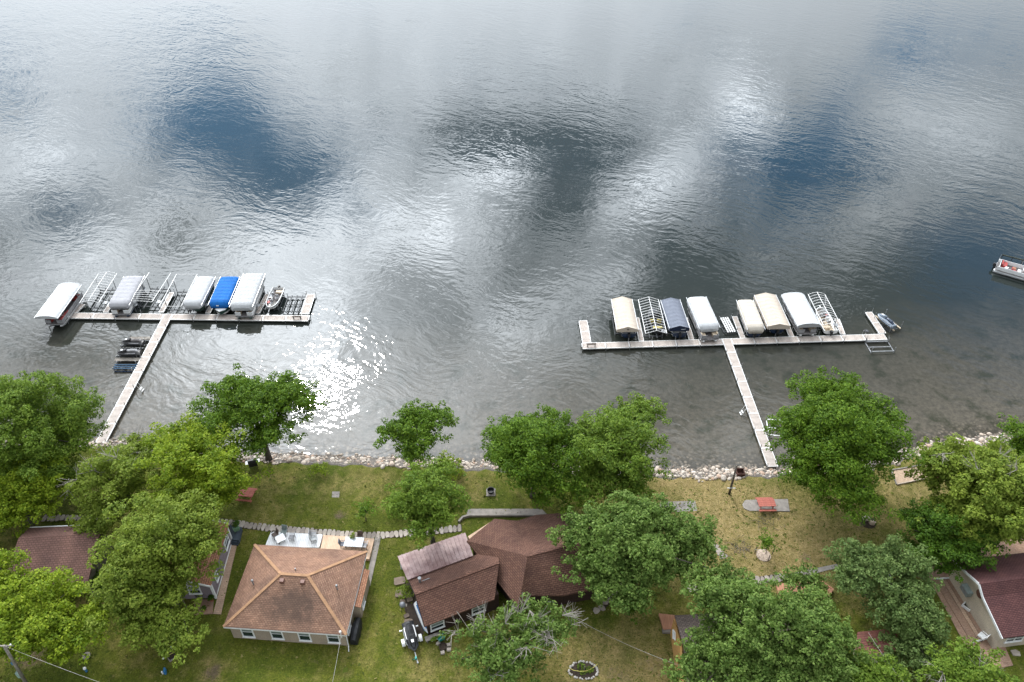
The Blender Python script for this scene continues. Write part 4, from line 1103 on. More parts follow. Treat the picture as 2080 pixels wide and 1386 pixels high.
pontoon_boat('pontoon boat with grey sides under the broad white canopy', (c.x, c.y-.4), rz+math.pi, 6.8, z=.5, tube=M_alu, fence=M_greyvinyl)
t, c, rz, w, L = lift('bare arched white frame at the right of the canopy row', (1673, 661), (1708, 661), (1641, 600), (1676, 597), 2.25, 'frame_arch', None, .4, .4, 12, GR)
fishing_boat('open boat with red and tan seats under the bare arched frame', (c.x+.25, c.y-.6), rz, 5.2, 2.0, .45, M_white, M_tanvinyl, M_red)
# right end
a = at(1785, 640, .6); b2 = at(1818, 668, .6)
low_lift('jet ski lift with pale bunks at the right end of the right dock', (1803, 655), 2.0, 3.0, .42, bunk=M_tanvinyl, n=2, z=.5, legs=1.3)
cc2 = at(1800, 651, .9)
jet_ski('white and navy jet ski on the lift at the right dock end', (cc2.x, cc2.y), .42, .55, plain('slate_gelcoat', (.16, .20, .25), .3), M_navy)
low_lift('empty lift frame hanging off the near side of the right dock end', (1788, 703), 3.1, 2.0, rz=math.atan2(rd.y, rd.x), n=0, z=.3, legs=.95, frame=M_galv)
c = px2(1756, 684)
t = thing('winch_post', 'winch post with black wheel on the right dock', 'winch', (c.x, c.y, DZ))
MB().tube([(0, 0, -.3), (0, 0, 1.1)], .05).build('post', M_alu, t)
MB().lathe([(.30, 0), (.33, .03), (.33, .10), (.30, .13)], (0, 0, .9), 14).build('wheel', M_black, t)
low_lift('empty white lift frame right of the right walkway, near the tall tree', (1577, 868), 1.9, 2.6, -.1, n=0, z=.4, legs=1.2, frame=M_whitemetal)

# far right: side dock and pontoon boat
a, b2 = at(2029, 530, .4), at(2110, 553, .4)
d = (b2-a).normalized(); rz = math.atan2(d.y, d.x)
far = thing('boat_dock', 'dock piece at the right edge beside the loaded pontoon boat', 'dock', (a.x, a.y, 0), 0)
r = run(far, a, a+d*9.15, 1.22, 3); posts(far, r, 3, 1.22)
nrm = Vector((-d.y, d.x, 0))
cc2 = a+d*3.4-nrm*2.1
t = pontoon_boat('pontoon boat with pink and red cushions moored at the right edge', (cc2.x, cc2.y), rz-math.pi/2, 7.4, 2.4, .15, M_alu, M_white, M_red, M_carpet)
for x, y, mm in ((-.5, -2.6, M_red), (.3, -2.2, M_white), (-.2, -1.2, M_orangewood), (.5, -.6, M_red), (-.6, .2, M_white), (.2, .9, M_red), (-.3, 1.6, M_teal)):
    MB().box((x, y, .70), (.55, .5, .34), rz=random.uniform(-.4, .4), taper=.85).build('cushion', mm, t)
p1 = at(2036, 518, .6); p2 = at(2100, 534, .6)
t = thing('dock_rail', 'dark wooden rail beyond the dock piece at the right edge', 'rail', (p1.x, p1.y, 0))
MB().beam((0, 0, .6), p2-p1+Vector((0, 0, .6)), .2, .14).build('rail_beam', plain('mossy_dark_wood', (.03, .035, .025), .9), t)
for k in (0.02, .33, .66, .98):
    q_ = (p2-p1)*k; MB().tube([(q_.x, q_.y, -1), (q_.x, q_.y, .8)], .05).build('post', M_darksteel, t)
# ------------------------------------------------------------------ houses
S_brown = coursed('shingle_warm_brown', (0.235, 0.135, 0.092), (0.325, 0.195, 0.135), (0.10, 0.06, 0.045), 0.28, 0.16, 0.016, 0.92, 0.012, stain=(0.10, 0.06, 0.045))
t = N(S_brown.node_tree); b = [n for n in S_brown.node_tree.nodes if n.type == 'BSDF_PRINCIPLED'][0]
pos = t.add('ShaderNodeTexCoord').outputs['Object']; base = b.inputs['Base Color'].links[0].from_socket
k = t.math('MULTIPLY', t.blob(pos, .3, -2.4, 7.5, 3.6, 0), t.remap(t.noise(pos, 1.1, 5.0, .65), .3, .62, .25, 1.5))
t.put(b.inputs['Base Color'], t.mix(t.math('MINIMUM', k, .72), base, (0.055, 0.040, 0.033)))       # algae stain on the front slope
S_orange = coursed('shingle_orange_brown', (0.30, 0.145, 0.085), (0.38, 0.20, 0.125), (0.14, 0.07, 0.045), 0.32, 0.2, 0.025, 0.92, 0.02)
S_dark = coursed('shingle_dark_red', (0.115, 0.060, 0.044), (0.165, 0.09, 0.066), (0.055, 0.027, 0.022), 0.36, 0.19, 0.024, 0.92, 0.02)
S_maroon = coursed('shingle_maroon', (0.095, 0.042, 0.042), (0.125, 0.057, 0.055), (0.045, 0.02, 0.02), 0.34, 0.15, 0.025, 0.92, 0.015)
S_choc = coursed('shingle_chocolate', (0.15, 0.085, 0.07), (0.185, 0.105, 0.088), (0.08, 0.045, 0.038), 0.36, 0.22, 0.022, 0.92, 0.015)
S_grey = coursed('shingle_weathered_grey', (0.13, 0.10, 0.088), (0.19, 0.15, 0.13), (0.06, 0.05, 0.045), 0.36, 0.2, 0.03, 0.95, 0.03)
W_tan = coursed('siding_tan', (0.36, 0.30, 0.235), (0.37, 0.31, 0.245), (0.24, 0.20, 0.155), 4.0, 0.2, 0.012, 0.7, 0.01, off=0.0)
W_cream = coursed('siding_cream', (0.52, 0.46, 0.37), (0.53, 0.47, 0.38), (0.36, 0.31, 0.25), 4.0, 0.2, 0.012, 0.7, 0.01, off=0.0)
W_lav = coursed('siding_lavender_grey', (0.235, 0.20, 0.225), (0.245, 0.21, 0.235), (0.15, 0.13, 0.145), 4.0, 0.15, 0.012, 0.7, 0.01, off=0.0)
W_ochre = coursed('siding_ochre', (0.50, 0.29, 0.105), (0.52, 0.305, 0.115), (0.33, 0.19, 0.07), 4.0, 0.18, 0.012, 0.75, 0.01, off=0.0)
W_dark = coursed('siding_dark_brown', (0.035, 0.02, 0.016), (0.042, 0.024, 0.019), (0.015, 0.01, 0.008), 4.0, 0.2, 0.02, 0.8, 0.01, off=0.0)
W_green = coursed('siding_olive_grey', (0.16, 0.155, 0.115), (0.17, 0.165, 0.125), (0.10, 0.095, 0.07), 4.0, 0.2, 0.015, 0.8, 0.01, off=0.0)
M_cap = plain('tan_hip_cap', (0.33, 0.19, 0.105), 0.9, 0, 0.12, 2.0)
M_metalroof = None
m, t, b, _ = new_mat('painted_metal_roof')
pos = t.add('ShaderNodeTexCoord').outputs['Object']
t.put(b.inputs['Base Color'], t.mix(t.remap(t.noise(pos, 0.8, 5.0, .65), .36, .64), (0.15, 0.075, 0.07), (0.30, 0.205, 0.195)))
b.inputs['Roughness'].default_value = 0.45; b.inputs['Specular IOR Level'].default_value = 0.3
M_metalroof = m
M_redpanel = plain('red_brown_panel', (0.15, 0.05, 0.035), 0.55, 0.0, 0.15)

def loc_of(root):
    ca, sa = math.cos(-root.rotation_euler.z), math.sin(-root.rotation_euler.z)
    def f(p):
        x, y = p[0]-root.location.x, p[1]-root.location.y
        return Vector((x*ca-y*sa, x*sa+y*ca, (p[2] if len(p) > 2 else G)-root.location.z))
    return f

WIN = {}
def window(root, c, ang, w=1.0, h=1.3, double=False, sash=True, name='window'):
    """c: centre on the wall plane in the root's frame; ang: direction the wall faces"""
    def fr():
        mb = MB(); fw = .11
        for s in (-1, 1):
            mb.box((s*(w/2+fw/2), 0, 0), (fw, .09, h+2*fw)); mb.box((0, 0, s*(h/2+fw/2)), (w, .088, fw))
        mb.box((0, -.03, -h/2-fw-.02), (w+.3, .15, .05))
        if double: mb.box((0, 0, 0), (.09, .086, h))
        return mb.mesh('window', M_wtrim)
    key = (w, h, double)
    if key not in WIN:
        WIN[key] = (fr(), MB().box((0, .015, 0), (w, .03, h)).mesh('pane', M_glassdark), MB().box((0, -.008, 0), (w, .05, .06)).mesh('sash', M_wtrim),
                    MB().box((0, .006, h*.27), (w*.96, .02, h*.40)).mesh('blind', plain('window_blind', (.18, .22, .2), .8)))
    f = link(name, WIN[key][0], root, c, ang+math.pi/2)
    link('pane', WIN[key][1], f); link('blind', WIN[key][3], f)
    if sash: link('sash', WIN[key][2], f)
    return f

def rect_house(name, label, corners_px, ze):
    P = [at(*p, ze) for p in corners_px]                     # front-left, front-right, back-right, back-left eave corners
    c = sum(P, Vector())/4
    u = ((P[1]-P[0])+(P[2]-P[3])).normalized()
    v = ((P[3]-P[0])+(P[2]-P[1])).normalized()
    Wd = ((P[1]-P[0]).length+(P[2]-P[3]).length)/2; Dp = ((P[3]-P[0]).length+(P[2]-P[1]).length)/2
    t = thing(name, label, 'house', (c.x, c.y, G), math.atan2(u.y, u.x))
    return t, Wd, Dp

# --- tan house with hipped roof
t, Wd, Dp = rect_house('house', 'tan house with brown hipped roof, two roof vents and four front windows', ((454, 1273), (704, 1290), (745, 1120), (516, 1106)), 3.5)
ze, zr, x0, y0 = 2.5, 4.62, Wd/2, Dp/2
rx = (Wd-Dp)/2+.05
A = [(-x0, -y0, ze), (x0, -y0, ze), (x0, y0, ze), (-x0, y0, ze)]; r0, r1 = (-rx, 0, zr), (rx, 0, zr)
roof = MB().slab([A[0], A[1], r1, r0], .12).build('roof', S_brown, t)
for pl in ([A[1], A[2], r1], [A[2], A[3], r0, r1], [A[3], A[0], r0]): MB().slab(pl, .12).build('roof', S_brown, t)
for p_, q_ in ((A[0], r0), (A[3], r0), (A[1], r1), (A[2], r1), (r0, r1)):
    p_, q_ = Vector(p_), Vector(q_); MB().beam(p_+Vector((0, 0, .0)), q_+Vector((0, 0, .0)), .27, .05).build('hip_cap', M_cap, t)
MB().prism([(-x0+.32, -y0+.32), (x0-.32, -y0+.32), (x0-.32, y0-.32), (-x0+.32, y0-.32)], -.1, ze-.02).build('wall', W_tan, t)
gm = MB()
for a_, b_ in ((A[0], A[1]), (A[1], A[2]), (A[2], A[3]), (A[3], A[0])): gm.beam(Vector(a_)+Vector((0, 0, -.16)), Vector(b_)+Vector((0, 0, -.16)), .05, .17)
gm.build('fascia', M_wtrim, t)
for f_ in (.165, .408, .635, .872): window(t, (-x0+Wd*f_, -y0+.30, 1.33), -math.pi/2, .95, 1.55)
window(t, (x0-.30, -y0+1.45, 1.42), 0, .8, 1.25)
for fx, fy in ((-1.0, -.62), (.95, -.62)):
    z_ = zr-(-fy)*(zr-ze)/y0
    o = MB().box((0, 0, .14), (.42, .42, .24), taper=.85).build('roof_vent', plain('brown_vent_metal', (.16, .075, .055), .5), t, (fx, fy, z_))
lf = loc_of(t)
for px in ((513, 1182), (684, 1192), (603, 1166)):
    p_ = lf(at(*px, 4.75)); k_ = max(abs(p_.x)-rx, 0)/(x0-rx) if abs(p_.x) > rx else 0
    zz = zr-(zr-ze)*max(k_, abs(p_.y)/y0)
    MB().lathe([(.07, -.1), (.07, .55)] if px[0] != 603 else [(.05, -.1), (.05, .3)], (0, 0, 0), 8).lathe([(.12, .5), (.12, .68), (.06, .74)] if px[0] != 603 else [(.06, .28), (.06, .34)], (0, 0, 0), 8).build('vent_pipe', M_galv, t, (p_.x, p_.y, zz))
yb0, yb1 = -.2*Dp/2-.35, 2.5
MB().prism([(x0-.34, yb0), (x0+.42, yb0), (x0+.42, yb1), (x0-.34, yb1)], -.1, 2.0).build('bay_wall', W_tan, t)
MB().slab([(x0-.33, yb0-.15, 2.36), (x0+.58, yb0-.15, 2.02), (x0+.58, yb1+.15, 2.02), (x0-.33, yb1+.15, 2.36)], .1).build('bay_roof', S_orange, t)
window(t, (x0+.44, yb0+1.0, 1.1), 0, .7, 1.0)
MB().tube([(x0-.18, -y0+.3, 2.35), (x0-.18, -y0+.26, .1), (x0-.05, -y0-.25, .02)], .05).build('downspout', M_wtrim, t)
hipC = t

t = thing('deck', 'deck behind the hipped house, white boards at left and raw wood at right', 'deck', (at(650, 1100, G).x, at(650, 1100, G).y, G))
lf = loc_of(t)
w_ = [lf(at(*p, 1.35)) for p in ((550.5, 1080), (655.5, 1086), (648, 1112), (537, 1112))]
MB().prism([p[:2] for p in w_], .02, .34).build('white_deck', M_whitedeck, t)
w_ = [lf(at(*p, 1.35)) for p in ((656.5, 1086.5), (760, 1094), (750, 1136), (648, 1128))]
MB().prism([p[:2] for p in w_], .02, .336).build('wood_deck', M_deckwood, t)

def chair(label, px, rz, mat=M_greyvinyl, z=1.35, s=1.0, group=None):
    c = at(*px, z); t = thing('patio_chair', label, 'chair', (c.x, c.y, z), rz, group)
    MB().box((0, 0, .42), (.55*s, .55*s, .07)).build('seat', mat, t)
    MB().add(*([(-.27*s, -.27, .45), (.27*s, -.27, .45), (.27*s, -.42, 1.0), (-.27*s, -.42, 1.0), (-.27*s, -.22, .45), (.27*s, -.22, .45), (.27*s, -.36, 1.0), (-.27*s, -.36, 1.0)], [(0, 1, 2, 3), (7, 6, 5, 4), (3, 2, 6, 7), (0, 4, 5, 1), (1, 5, 6, 2), (0, 3, 7, 4)])).build('backrest', mat, t)
    for sx in (-1, 1):
        for sy in (-1, 1): MB().tube([(sx*.25*s, sy*.24, 0), (sx*.25*s, sy*.24, .42)], .025, 5).build('leg', M_darksteel, t)
        MB().box((sx*.29*s, 0, .62), (.06, .5, .04)).build('armrest', mat, t)
    return t
GC = 'chairs on the deck behind the hipped house'
M_brownvinyl = plain('brown_sling', (.10, .07, .055), .6)
chair('brown chair at the left end of the white deck', (560, 1091), 2.3, M_brownvinyl, group=GC)
chair('grey-green chair at the back edge of the white deck', (578, 1085), 3.0, plain('grey_green_sling', (.16, .20, .19), .6), group=GC)
chair('grey chair in the middle of the white deck', (594, 1096), 1.5, group=GC)
chair('grey chair at the right end of the white deck, farther of two', (638, 1090), -1.5, M_greyvinyl, group=GC)
chair('pale chair at the right end of the white deck, nearer of two', (638, 1099), -1.3, plain('pale_grey_sling', (.36, .38, .39), .6), group=GC)
chair('dark blue-grey chair left of the tables on the wood deck', (698, 1110), -1.5, plain('blue_grey_sling', (.12, .125, .15), .6), group=GC)
chair('grey chair right of the tables on the wood deck', (741, 1113), 1.5, M_greyvinyl, group=GC)
chair('brown chair behind the tables on the wood deck', (732, 1097), 3.1, M_brownvinyl, group=GC)
def table(label, px, w, d, mat, z=1.35, rz=0.0, h=.72, round_=False):
    c = at(*px, z); t = thing('patio_table', label, 'table', (c.x, c.y, z), rz)
    if round_: MB().lathe([(w/2, h-.04), (w/2, h)], (0, 0, 0), 20).build('table_top', mat, t)
    else: MB().box((0, 0, h-.02), (w, d, .05)).build('table_top', mat, t)
    for sx in (-1, 1):
        for sy in (-1, 1): MB().tube([(sx*w*.32, sy*d*.32, 0), (sx*w*.32, sy*d*.32, h-.04)], .03, 5).build('leg', M_darksteel, t)
    return t
M_tabletop = plain('pale_glass_top', (.42, .45, .47), .2, 0, .12)
table('pale left table on the wood deck', (711, 1109), .95, 1.15, M_tabletop, rz=-.07)
table('pale right table on the wood deck', (730, 1110), .95, 1.15, M_tabletop, rz=-.07)
table('white low table in front of the chairs on the white deck', (571, 1099), .9, .9, M_white, h=.5, rz=.6)
def potted(label, px, z, r=.22, h=.3, mat=M_terracotta, leaf='olive', lr=.35, lh=.55, seed=3):
    c = at(*px, z); t = thing('potted_plant', label, 'plant', (c.x, c.y, z))
    MB().lathe([(r*.75, 0), (r, h), (r*.88, h)], (0, 0, 0), 12).build('pot', mat, t)
    V, Q = leaves([((0, 0, h+lh*.4), lr), ((.1, .1, h+lh*.7), lr*.7)], .16, 900, np.random.default_rng(seed))
    link('leaves', np_mesh('leaves', V, Q, LEAF[leaf]), t)
potted('tall pale grass plant between the two deck tables', (718, 1100), 1.35, .2, .5, M_oldwood, 'olive', .28, .8)

# --- dark red house: wing, main block, metal porch
E_ = 3.5
t = thing('house', 'rambling dark red-brown house with a metal porch roof at its left', 'house', (at(1040, 1150, G).x, at(1040, 1150, G).y, G))
lf = loc_of(t)
def V_(px, py, z): return lf(at(px, py, z))
a, b_, c_, d_, e_, f_, g_, h_, i_ = V_(948, 1099, E_), V_(1004, 1054, E_), V_(1052, 1058, E_+.1), V_(1089, 1046, E_), V_(1172, 1040, E_), V_(1240, 1105, E_), V_(1215, 1195, E_), V_(1146, 1210, E_), V_(1078, 1210, E_)
j_ = V_(1052, 1236, E_-.2)
R1, R2 = V_(1072, 1129.5, 6.0), V_(1160, 1106, 6.0)
for pl in ([a, b_, R1], [b_, c_, R1], [c_, d_, R1], [d_, e_, R2, R1], [e_, f_, R2], [f_, g_, R2], [g_, h_, i_, R1, R2], [i_, j_, R1], [j_, a, R1]):
    MB().slab(pl, .14).build('roof', S_dark, t)
for p_, q_ in ((R1, R2), (c_, R1), (i_, R1)): MB().beam(p_, q_, .22, .05).build('ridge_cap', S_dark, t)
def shrink(poly, k=.45):
    c0 = sum((Vector(p) for p in poly), Vector())/len(poly)
    return [((p-c0)*(1-k/max(.1, (p-c0).length)))+c0 for p in poly]
MB().prism([p[:2] for p in shrink([a, b_, c_, d_, e_, f_, g_, h_, i_, j_], .6)], -.1, 2.3).build('wall', W_dark, t)
wf0, wf1 = V_(862, 1273, E_), V_(1006, 1217, E_)
wb0 = V_(829, 1178, E_); wr0 = V_(845, 1202, 4.95)
wd_ = (wf1-wf0).normalized(); Lw = 9.2
wr0 = Vector(((wf0.x+wb0.x)/2, (wf0.y+wb0.y)/2, 3.95)); Lr = 8.4
wr1 = wr0+wd_*Lr; wb1 = wb0+wd_*Lw; wf1 = wf0+wd_*6.9
MB().slab([wf0, wf1, wr1, wr0], .14).build('wing_roof', S_dark, t)
MB().slab([wr0, wr1, wb1, wb0], .14).build('wing_roof', S_dark, t)
MB().beam(wr0, wr1, .24, .06).build('ridge_cap', S_dark, t)
wn = Vector((-wd_.y, wd_.x, 0))
pts = [wf0+wd_*.35+wn*.4, wf0+wd_*7.5+wn*.4, wb0+wd_*7.5-wn*.4, wb0+wd_*.35-wn*.4]
MB().prism([p[:2] for p in pts], -.1, 2.42).build('wing_wall', W_dark, t)
gz = MB(); p0_, p1_, p2_ = pts[0], pts[3], (pts[0]+pts[3])/2
gz.add([(p0_.x, p0_.y, 2.38), (p1_.x, p1_.y, 2.38), (p2_.x, p2_.y, 3.7)], [(0, 1, 2)]); gz.build('gable_wall', W_dark, t)
for p_, q_ in ((wf0, wr0), (wb0, wr0)): MB().beam(p_+Vector((0, 0, -.08)), q_+Vector((0, 0, -.08)), .06, .2).build('rake_board', W_dark, t)
fa = math.atan2(wd_.y, wd_.x)
for k_ in (1.3, 5.4):
    q_ = wf0+wd_*k_+wn*.37; window(t, (q_.x, q_.y, 1.25), fa-math.pi/2, 1.15, .95)
q_ = (h_*.6+i_*.4); window(t, (q_.x, q_.y+.62, 1.2), -math.pi/2, 1.0, 1.1)
q_ = (wf0*.55+wb0*.45)+wd_*.33; window(t, (q_.x, q_.y, 1.5), fa+math.pi, .9, 1.0)
pA, pB, pC, pD = V_(808, 1130, 3.05), V_(945, 1082, 3.05), V_(961, 1129, 3.75), V_(828, 1178, 3.75)
n = 17
pr = MB().slab([pA+Vector((0, 0, -.05)), pB+Vector((0, 0, -.05)), pC+Vector((0, 0, -.05)), pD+Vector((0, 0, -.05))], .05).build('porch_roof', M_metalroof, t)
for k in range(n):
    f0, f1 = k/n, (k+1)/n
    q0_, q1_, q2_, q3_ = pA.lerp(pB, f0), pA.lerp(pB, f1), pD.lerp(pC, f1), pD.lerp(pC, f0)
    mb = MB().slab([q0_, q1_, q2_, q3_], .03); mb.beam(q0_+Vector((0, 0, .025)), q3_+Vector((0, 0, .025)), .07, .09)
    mb.build('roof_panel', M_metalroof, pr)
for k in (0.02, .33, .66, .98):
    q_ = pA.lerp(pB, k)+(pD-pA)*.04; MB().box((q_.x, q_.y, .95), (.12, .12, 2.0)).build('porch_post', M_wtrim, t)
q_ = wb0.lerp(wr0, .42)+wd_*.9
MB().lathe([(.13, -.2), (.13, .7)], (0, 0, 0), 8).lathe([(.17, .62), (.17, .72)], (0, 0, 0), 8).beam((.2, .1, .05), (.9, .35, .12), .05, .05).beam((.1, -.1, .0), (.15, -.6, .05), .05, .05).build('vent_pipe', M_galv, t, q_)
MB().prism([p[:2] for p in (V_(950, 1090, 1.3), V_(1000, 1058, 1.3), V_(1012, 1070, 1.3), V_(962, 1104, 1.3))], 0, .3).build('porch_deck', M_deckwood, t)

# --- brown cottage far left
t = thing('house', 'brown roofed cottage with olive gable wall at the far left', 'house', (at(110, 1120, G).x, at(110, 1120, G).y, G))
lf = loc_of(t)
q1, q2, q3, q4, q5, q6 = V_(38, 1093, 5.0), V_(203, 1082, 5.0), V_(178, 1184, 3.3), V_(0, 1196, 3.3), V_(197, 1066, 4.1), V_(60, 1072, 4.1)
MB().slab([q4, q3, q2, q1], .14).build('roof', S_choc, t)
MB().slab([q1, q2, q5, q6], .14).build('roof', S_choc, t)
MB().beam(q6+Vector((0, 0, -.02)), q5+Vector((0, 0, -.02)), .1, .14).build('gutter', M_wtrim, t)
k0 = shrink([q4, q3, q2, q5, q6], .4)
r3 = Vector((q3.x-.35, q3.y+.35, 0)); r5 = Vector((q3.x+.12, q5.y-.5, 0)); r5.x = q2.x-.35+.0
MB().prism([(q4.x+.4, r3.y), (r3.x, r3.y), (r5.x, r5.y), (q6.x+.4, r5.y)], -.1, 2.1).build('wall', W_green, t)
MB().add([(r3.x, r3.y, 2.05), (r5.x, r5.y, 2.05), (r5.x*.8+r3.x*.2, r5.y*.8+r3.y*.2, 3.8)], [(0, 1, 2)]).build('gable_wall', W_green, t)

# --- lavender cottage
t = thing('house', 'narrow lavender-grey cottage with orange-brown roof and white corner boards', 'house', (at(447, 1130, 3.5).x, at(447, 1130, 3.5).y, G), 0)
lf = loc_of(t)
B1, B0 = lf(at(464.6, 1065, 3.5)), lf(at(427.5, 1191, 3.5))
ax = (B1-B0).normalized(); sd = Vector((-ax.y, ax.x, 0))
hw = 3.3
rA, rB = B0+sd*hw+Vector((0, 0, 1.5)), B1+sd*hw+Vector((0, 0, 1.5)); lA, lB = B0+sd*2*hw, B1+sd*2*hw
MB().slab([B0, B1, rB, rA], .13).build('roof', S_orange, t)
MB().slab([rA, rB, lB, lA], .13).build('roof', S_orange, t)
w4 = [B0-ax*-.3+sd*.14, B1-ax*.3+sd*.14, lB-ax*.3-sd*.14, lA+ax*.3-sd*.14]
MB().prism([p[:2] for p in w4], -.1, 2.42).build('wall', W_lav, t)
for e0_, e1_, nn in ((w4[0], w4[3], rA), (w4[1], w4[2], rB)):
    mm_ = (e0_+e1_)/2; MB().add([(e0_.x, e0_.y, 2.4), (e1_.x, e1_.y, 2.4), (mm_.x, mm_.y, 3.85)], [(0, 1, 2)]).build('gable_wall', W_lav, t)
for p_, q_ in ((B0, rA), (lA, rA), (B1, rB), (lB, rB)): MB().beam(p_+Vector((0, 0, -.08)), q_+Vector((0, 0, -.08)), .07, .22).build('rake_board', M_wtrim, t)
for p_ in w4: MB().box((p_.x, p_.y, 1.15), (.2, .2, 2.4), rz=math.atan2(ax.y, ax.x)).build('corner_board', M_wtrim, t)
MB().beam(w4[0]+Vector((0, 0, -w4[0].z+.06))-sd*.02, w4[1]+Vector((0, 0, -w4[1].z+.06))-sd*.02, .06, .16).build('base_board', M_wtrim, t)
fa = math.atan2(-sd.y, -sd.x)
Lh = (B1-B0).length
for k_, ww, hh in ((Lh*.80, 1.1, 1.0), (Lh*.24, .45, .9)):
    q_ = B0+ax*k_+sd*.11; window(t, (q_.x, q_.y, 1.5), fa, ww, hh)
q_ = w4[0].lerp(w4[3], .27)-ax*.03; window(t, (q_.x, q_.y, 1.55), math.atan2(-ax.y, -ax.x), 1.0, 1.1)
q_ = w4[0].lerp(w4[3], .40)-ax*.03; window(t, (q_.x, q_.y, 2.75), math.atan2(-ax.y, -ax.x), .7, .4, name='gable_window')
q_ = w4[0].lerp(w4[3], .55)-ax*.6
MB().box((q_.x, q_.y, 1.0), (.12, 1.2, 2.1), rz=math.atan2(ax.y, ax.x)+math.pi/2).build('porch_screen', W_lav, t)
MB().box((q_.x, q_.y, 2.1), (.18, 1.3, .12), rz=math.atan2(ax.y, ax.x)+math.pi/2).build('porch_trim', M_wtrim, t)
table('round black table on the lavender cottage patio', (409, 1212), 1.0, 1.0, M_black, G, 0, .74, True)
potted('leafy plant in a terracotta pot on the reddish patio', (431, 1220), G, .22, .3, M_terracotta, 'deep', .34, .4, 5)
potted('small dark plant at the corner of the reddish patio', (415, 1240), G, .18, .2, M_terracotta, 'deep', .28, .3, 6)
t = thing('deck', 'slate blue wooden deck behind the lavender cottage with two steps', 'deck', (at(477, 1085, G).x, at(477, 1085, G).y, G)); lf = loc_of(t)
MB().prism([p[:2] for p in (V_(466, 1066, 1.5), V_(491, 1071, 1.5), V_(485, 1098, 1.5), V_(470, 1096, 1.5))], -.02, .5).build('deck_floor', M_bluedeck, t)
MB().prism([p[:2] for p in (V_(470, 1097, 1.3), V_(485, 1099, 1.3), V_(484, 1103, 1.3), V_(469.5, 1101.5, 1.3))], -.02, .3).build('step', M_bluedeck, t)
MB().prism([p[:2] for p in (V_(469.5, 1102, 1.15), V_(484, 1103.5, 1.15), V_(483.5, 1107, 1.15), V_(469, 1106, 1.15))], -.02, .15).build('step', M_bluedeck, t)
potted('dark red plant on the slate blue deck', (481, 1071), 1.5, .22, .3, M_black, 'deep', .42, .5, 7)
chair('green chair on the slate blue deck', (482, 1080), .6, plain('sage_plastic', (.16, .28, .17), .5), 1.5)

# --- ochre cottage under the oak, garage, orange deck
t = thing('house', 'ochre cottage with weathered grey roof mostly hidden by the largest oak', 'house', (at(1480, 1300, G).x, at(1480, 1300, G).y, G)); lf = loc_of(t)
f0 = V_(1396, 1420, 3.6); f1 = V_(1384, 1250, 3.6); wx_ = 11.5
rd_ = Vector((1, .05, 0)).normalized()
f1 = Vector((f0.x+.15, f1.y, f0.z))
mid0 = (f0+f1)/2+Vector((0, 0, 1.7))
MB().slab([f0, f0+rd_*wx_, mid0+rd_*wx_, mid0], .14).build('roof', S_grey, t)
MB().slab([mid0, mid0+rd_*wx_, f1+rd_*wx_, f1], .14).build('roof', S_grey, t)
c4 = [f0+Vector((-.12, .4, 0)), f1+Vector((-.12, -.3, 0)), f1+rd_*wx_+Vector((-.3, -.3, 0)), f0+rd_*wx_+Vector((-.3, .4, 0))]
c4[0].x -= 0; 
MB().prism([p[:2] for p in c4], -.1, 2.5).build('wall', W_ochre, t)
mm_ = (c4[0]+c4[1])/2
MB().add([(c4[0].x, c4[0].y, 2.46), (c4[1].x, c4[1].y, 2.46), (mm_.x, mm_.y, 4.15)], [(0, 1, 2)]).build('gable_wall', W_ochre, t)
o = window(t, (c4[1].x-.05, c4[1].y-1.3, 1.9), math.pi, .55, .55); o.rotation_euler = (0, math.pi/4, 0); o.rotation_euler = (Matrix.Rotation(math.pi+math.pi/2, 3, 'Z')@Matrix.Rotation(math.pi/4, 3, 'Y')).to_euler()
t = thing('deck', 'small brown deck at the left side of the ochre cottage', 'deck', (at(1356, 1264, G).x, at(1356, 1264, G).y, G)); lf = loc_of(t)
MB().prism([p[:2] for p in (V_(1338, 1246, 1.3), V_(1374, 1250, 1.3), V_(1372, 1277, 1.3), V_(1348, 1279, 1.3))], 0, .3).build('deck_floor', M_orangewood, t)
MB().box((0, 0, .12), (1.0, .35, .24)).build('step', M_oldwood, t, V_(1356, 1284, G))
t = thing('garage', 'small garage with red-brown panel roof and cream wall between the oaks', 'garage', (at(1795, 1305, G).x, at(1795, 1305, G).y, G)); lf = loc_of(t)
gA, gB, gC, gD = V_(1735, 1333, 3.2), V_(1822, 1322, 3.2), V_(1823, 1276, 3.5), V_(1742, 1284, 3.5)
n = 10; ga = MB().slab([p-Vector((0, 0, .05)) for p in (gA, gB, gC, gD)], .06).build('roof', M_redpanel, t)
for k in range(n):
    f0_, f1_ = k/n, (k+1)/n
    mb = MB().slab([gD.lerp(gA, f0_), gC.lerp(gB, f0_), gC.lerp(gB, f1_), gD.lerp(gA, f1_)], .03); mb.beam(gD.lerp(gA, f1_), gC.lerp(gB, f1_), .05, .05); mb.build('roof_panel', M_redpanel, ga)
MB().prism([p[:2] for p in shrink([gA, gB, gC, gD], .35)], -.1, 2.15).build('wall', W_cream, t)
t = thing('deck', 'orange-brown wooden deck under the small crooked tree', 'deck', (at(1630, 1198, G).x, at(1630, 1198, G).y, G)); lf = loc_of(t)
MB().prism([p[:2] for p in (V_(1577, 1186, 1.4), V_(1668, 1180, 1.4), V_(1694, 1196, 1.4), V_(1682, 1216, 1.4), V_(1584, 1218, 1.4))], 0, .4).build('deck_floor', M_orangewood, t)
MB().beam(V_(1577, 1186, 2.0), V_(1584, 1218, 2.0), .1, .1).build('handrail', M_orangewood, t)
MB().beam(V_(1668, 1180, 2.2), V_(1690, 1196, 2.2), .12, .12).build('handrail', M_orangewood, t)

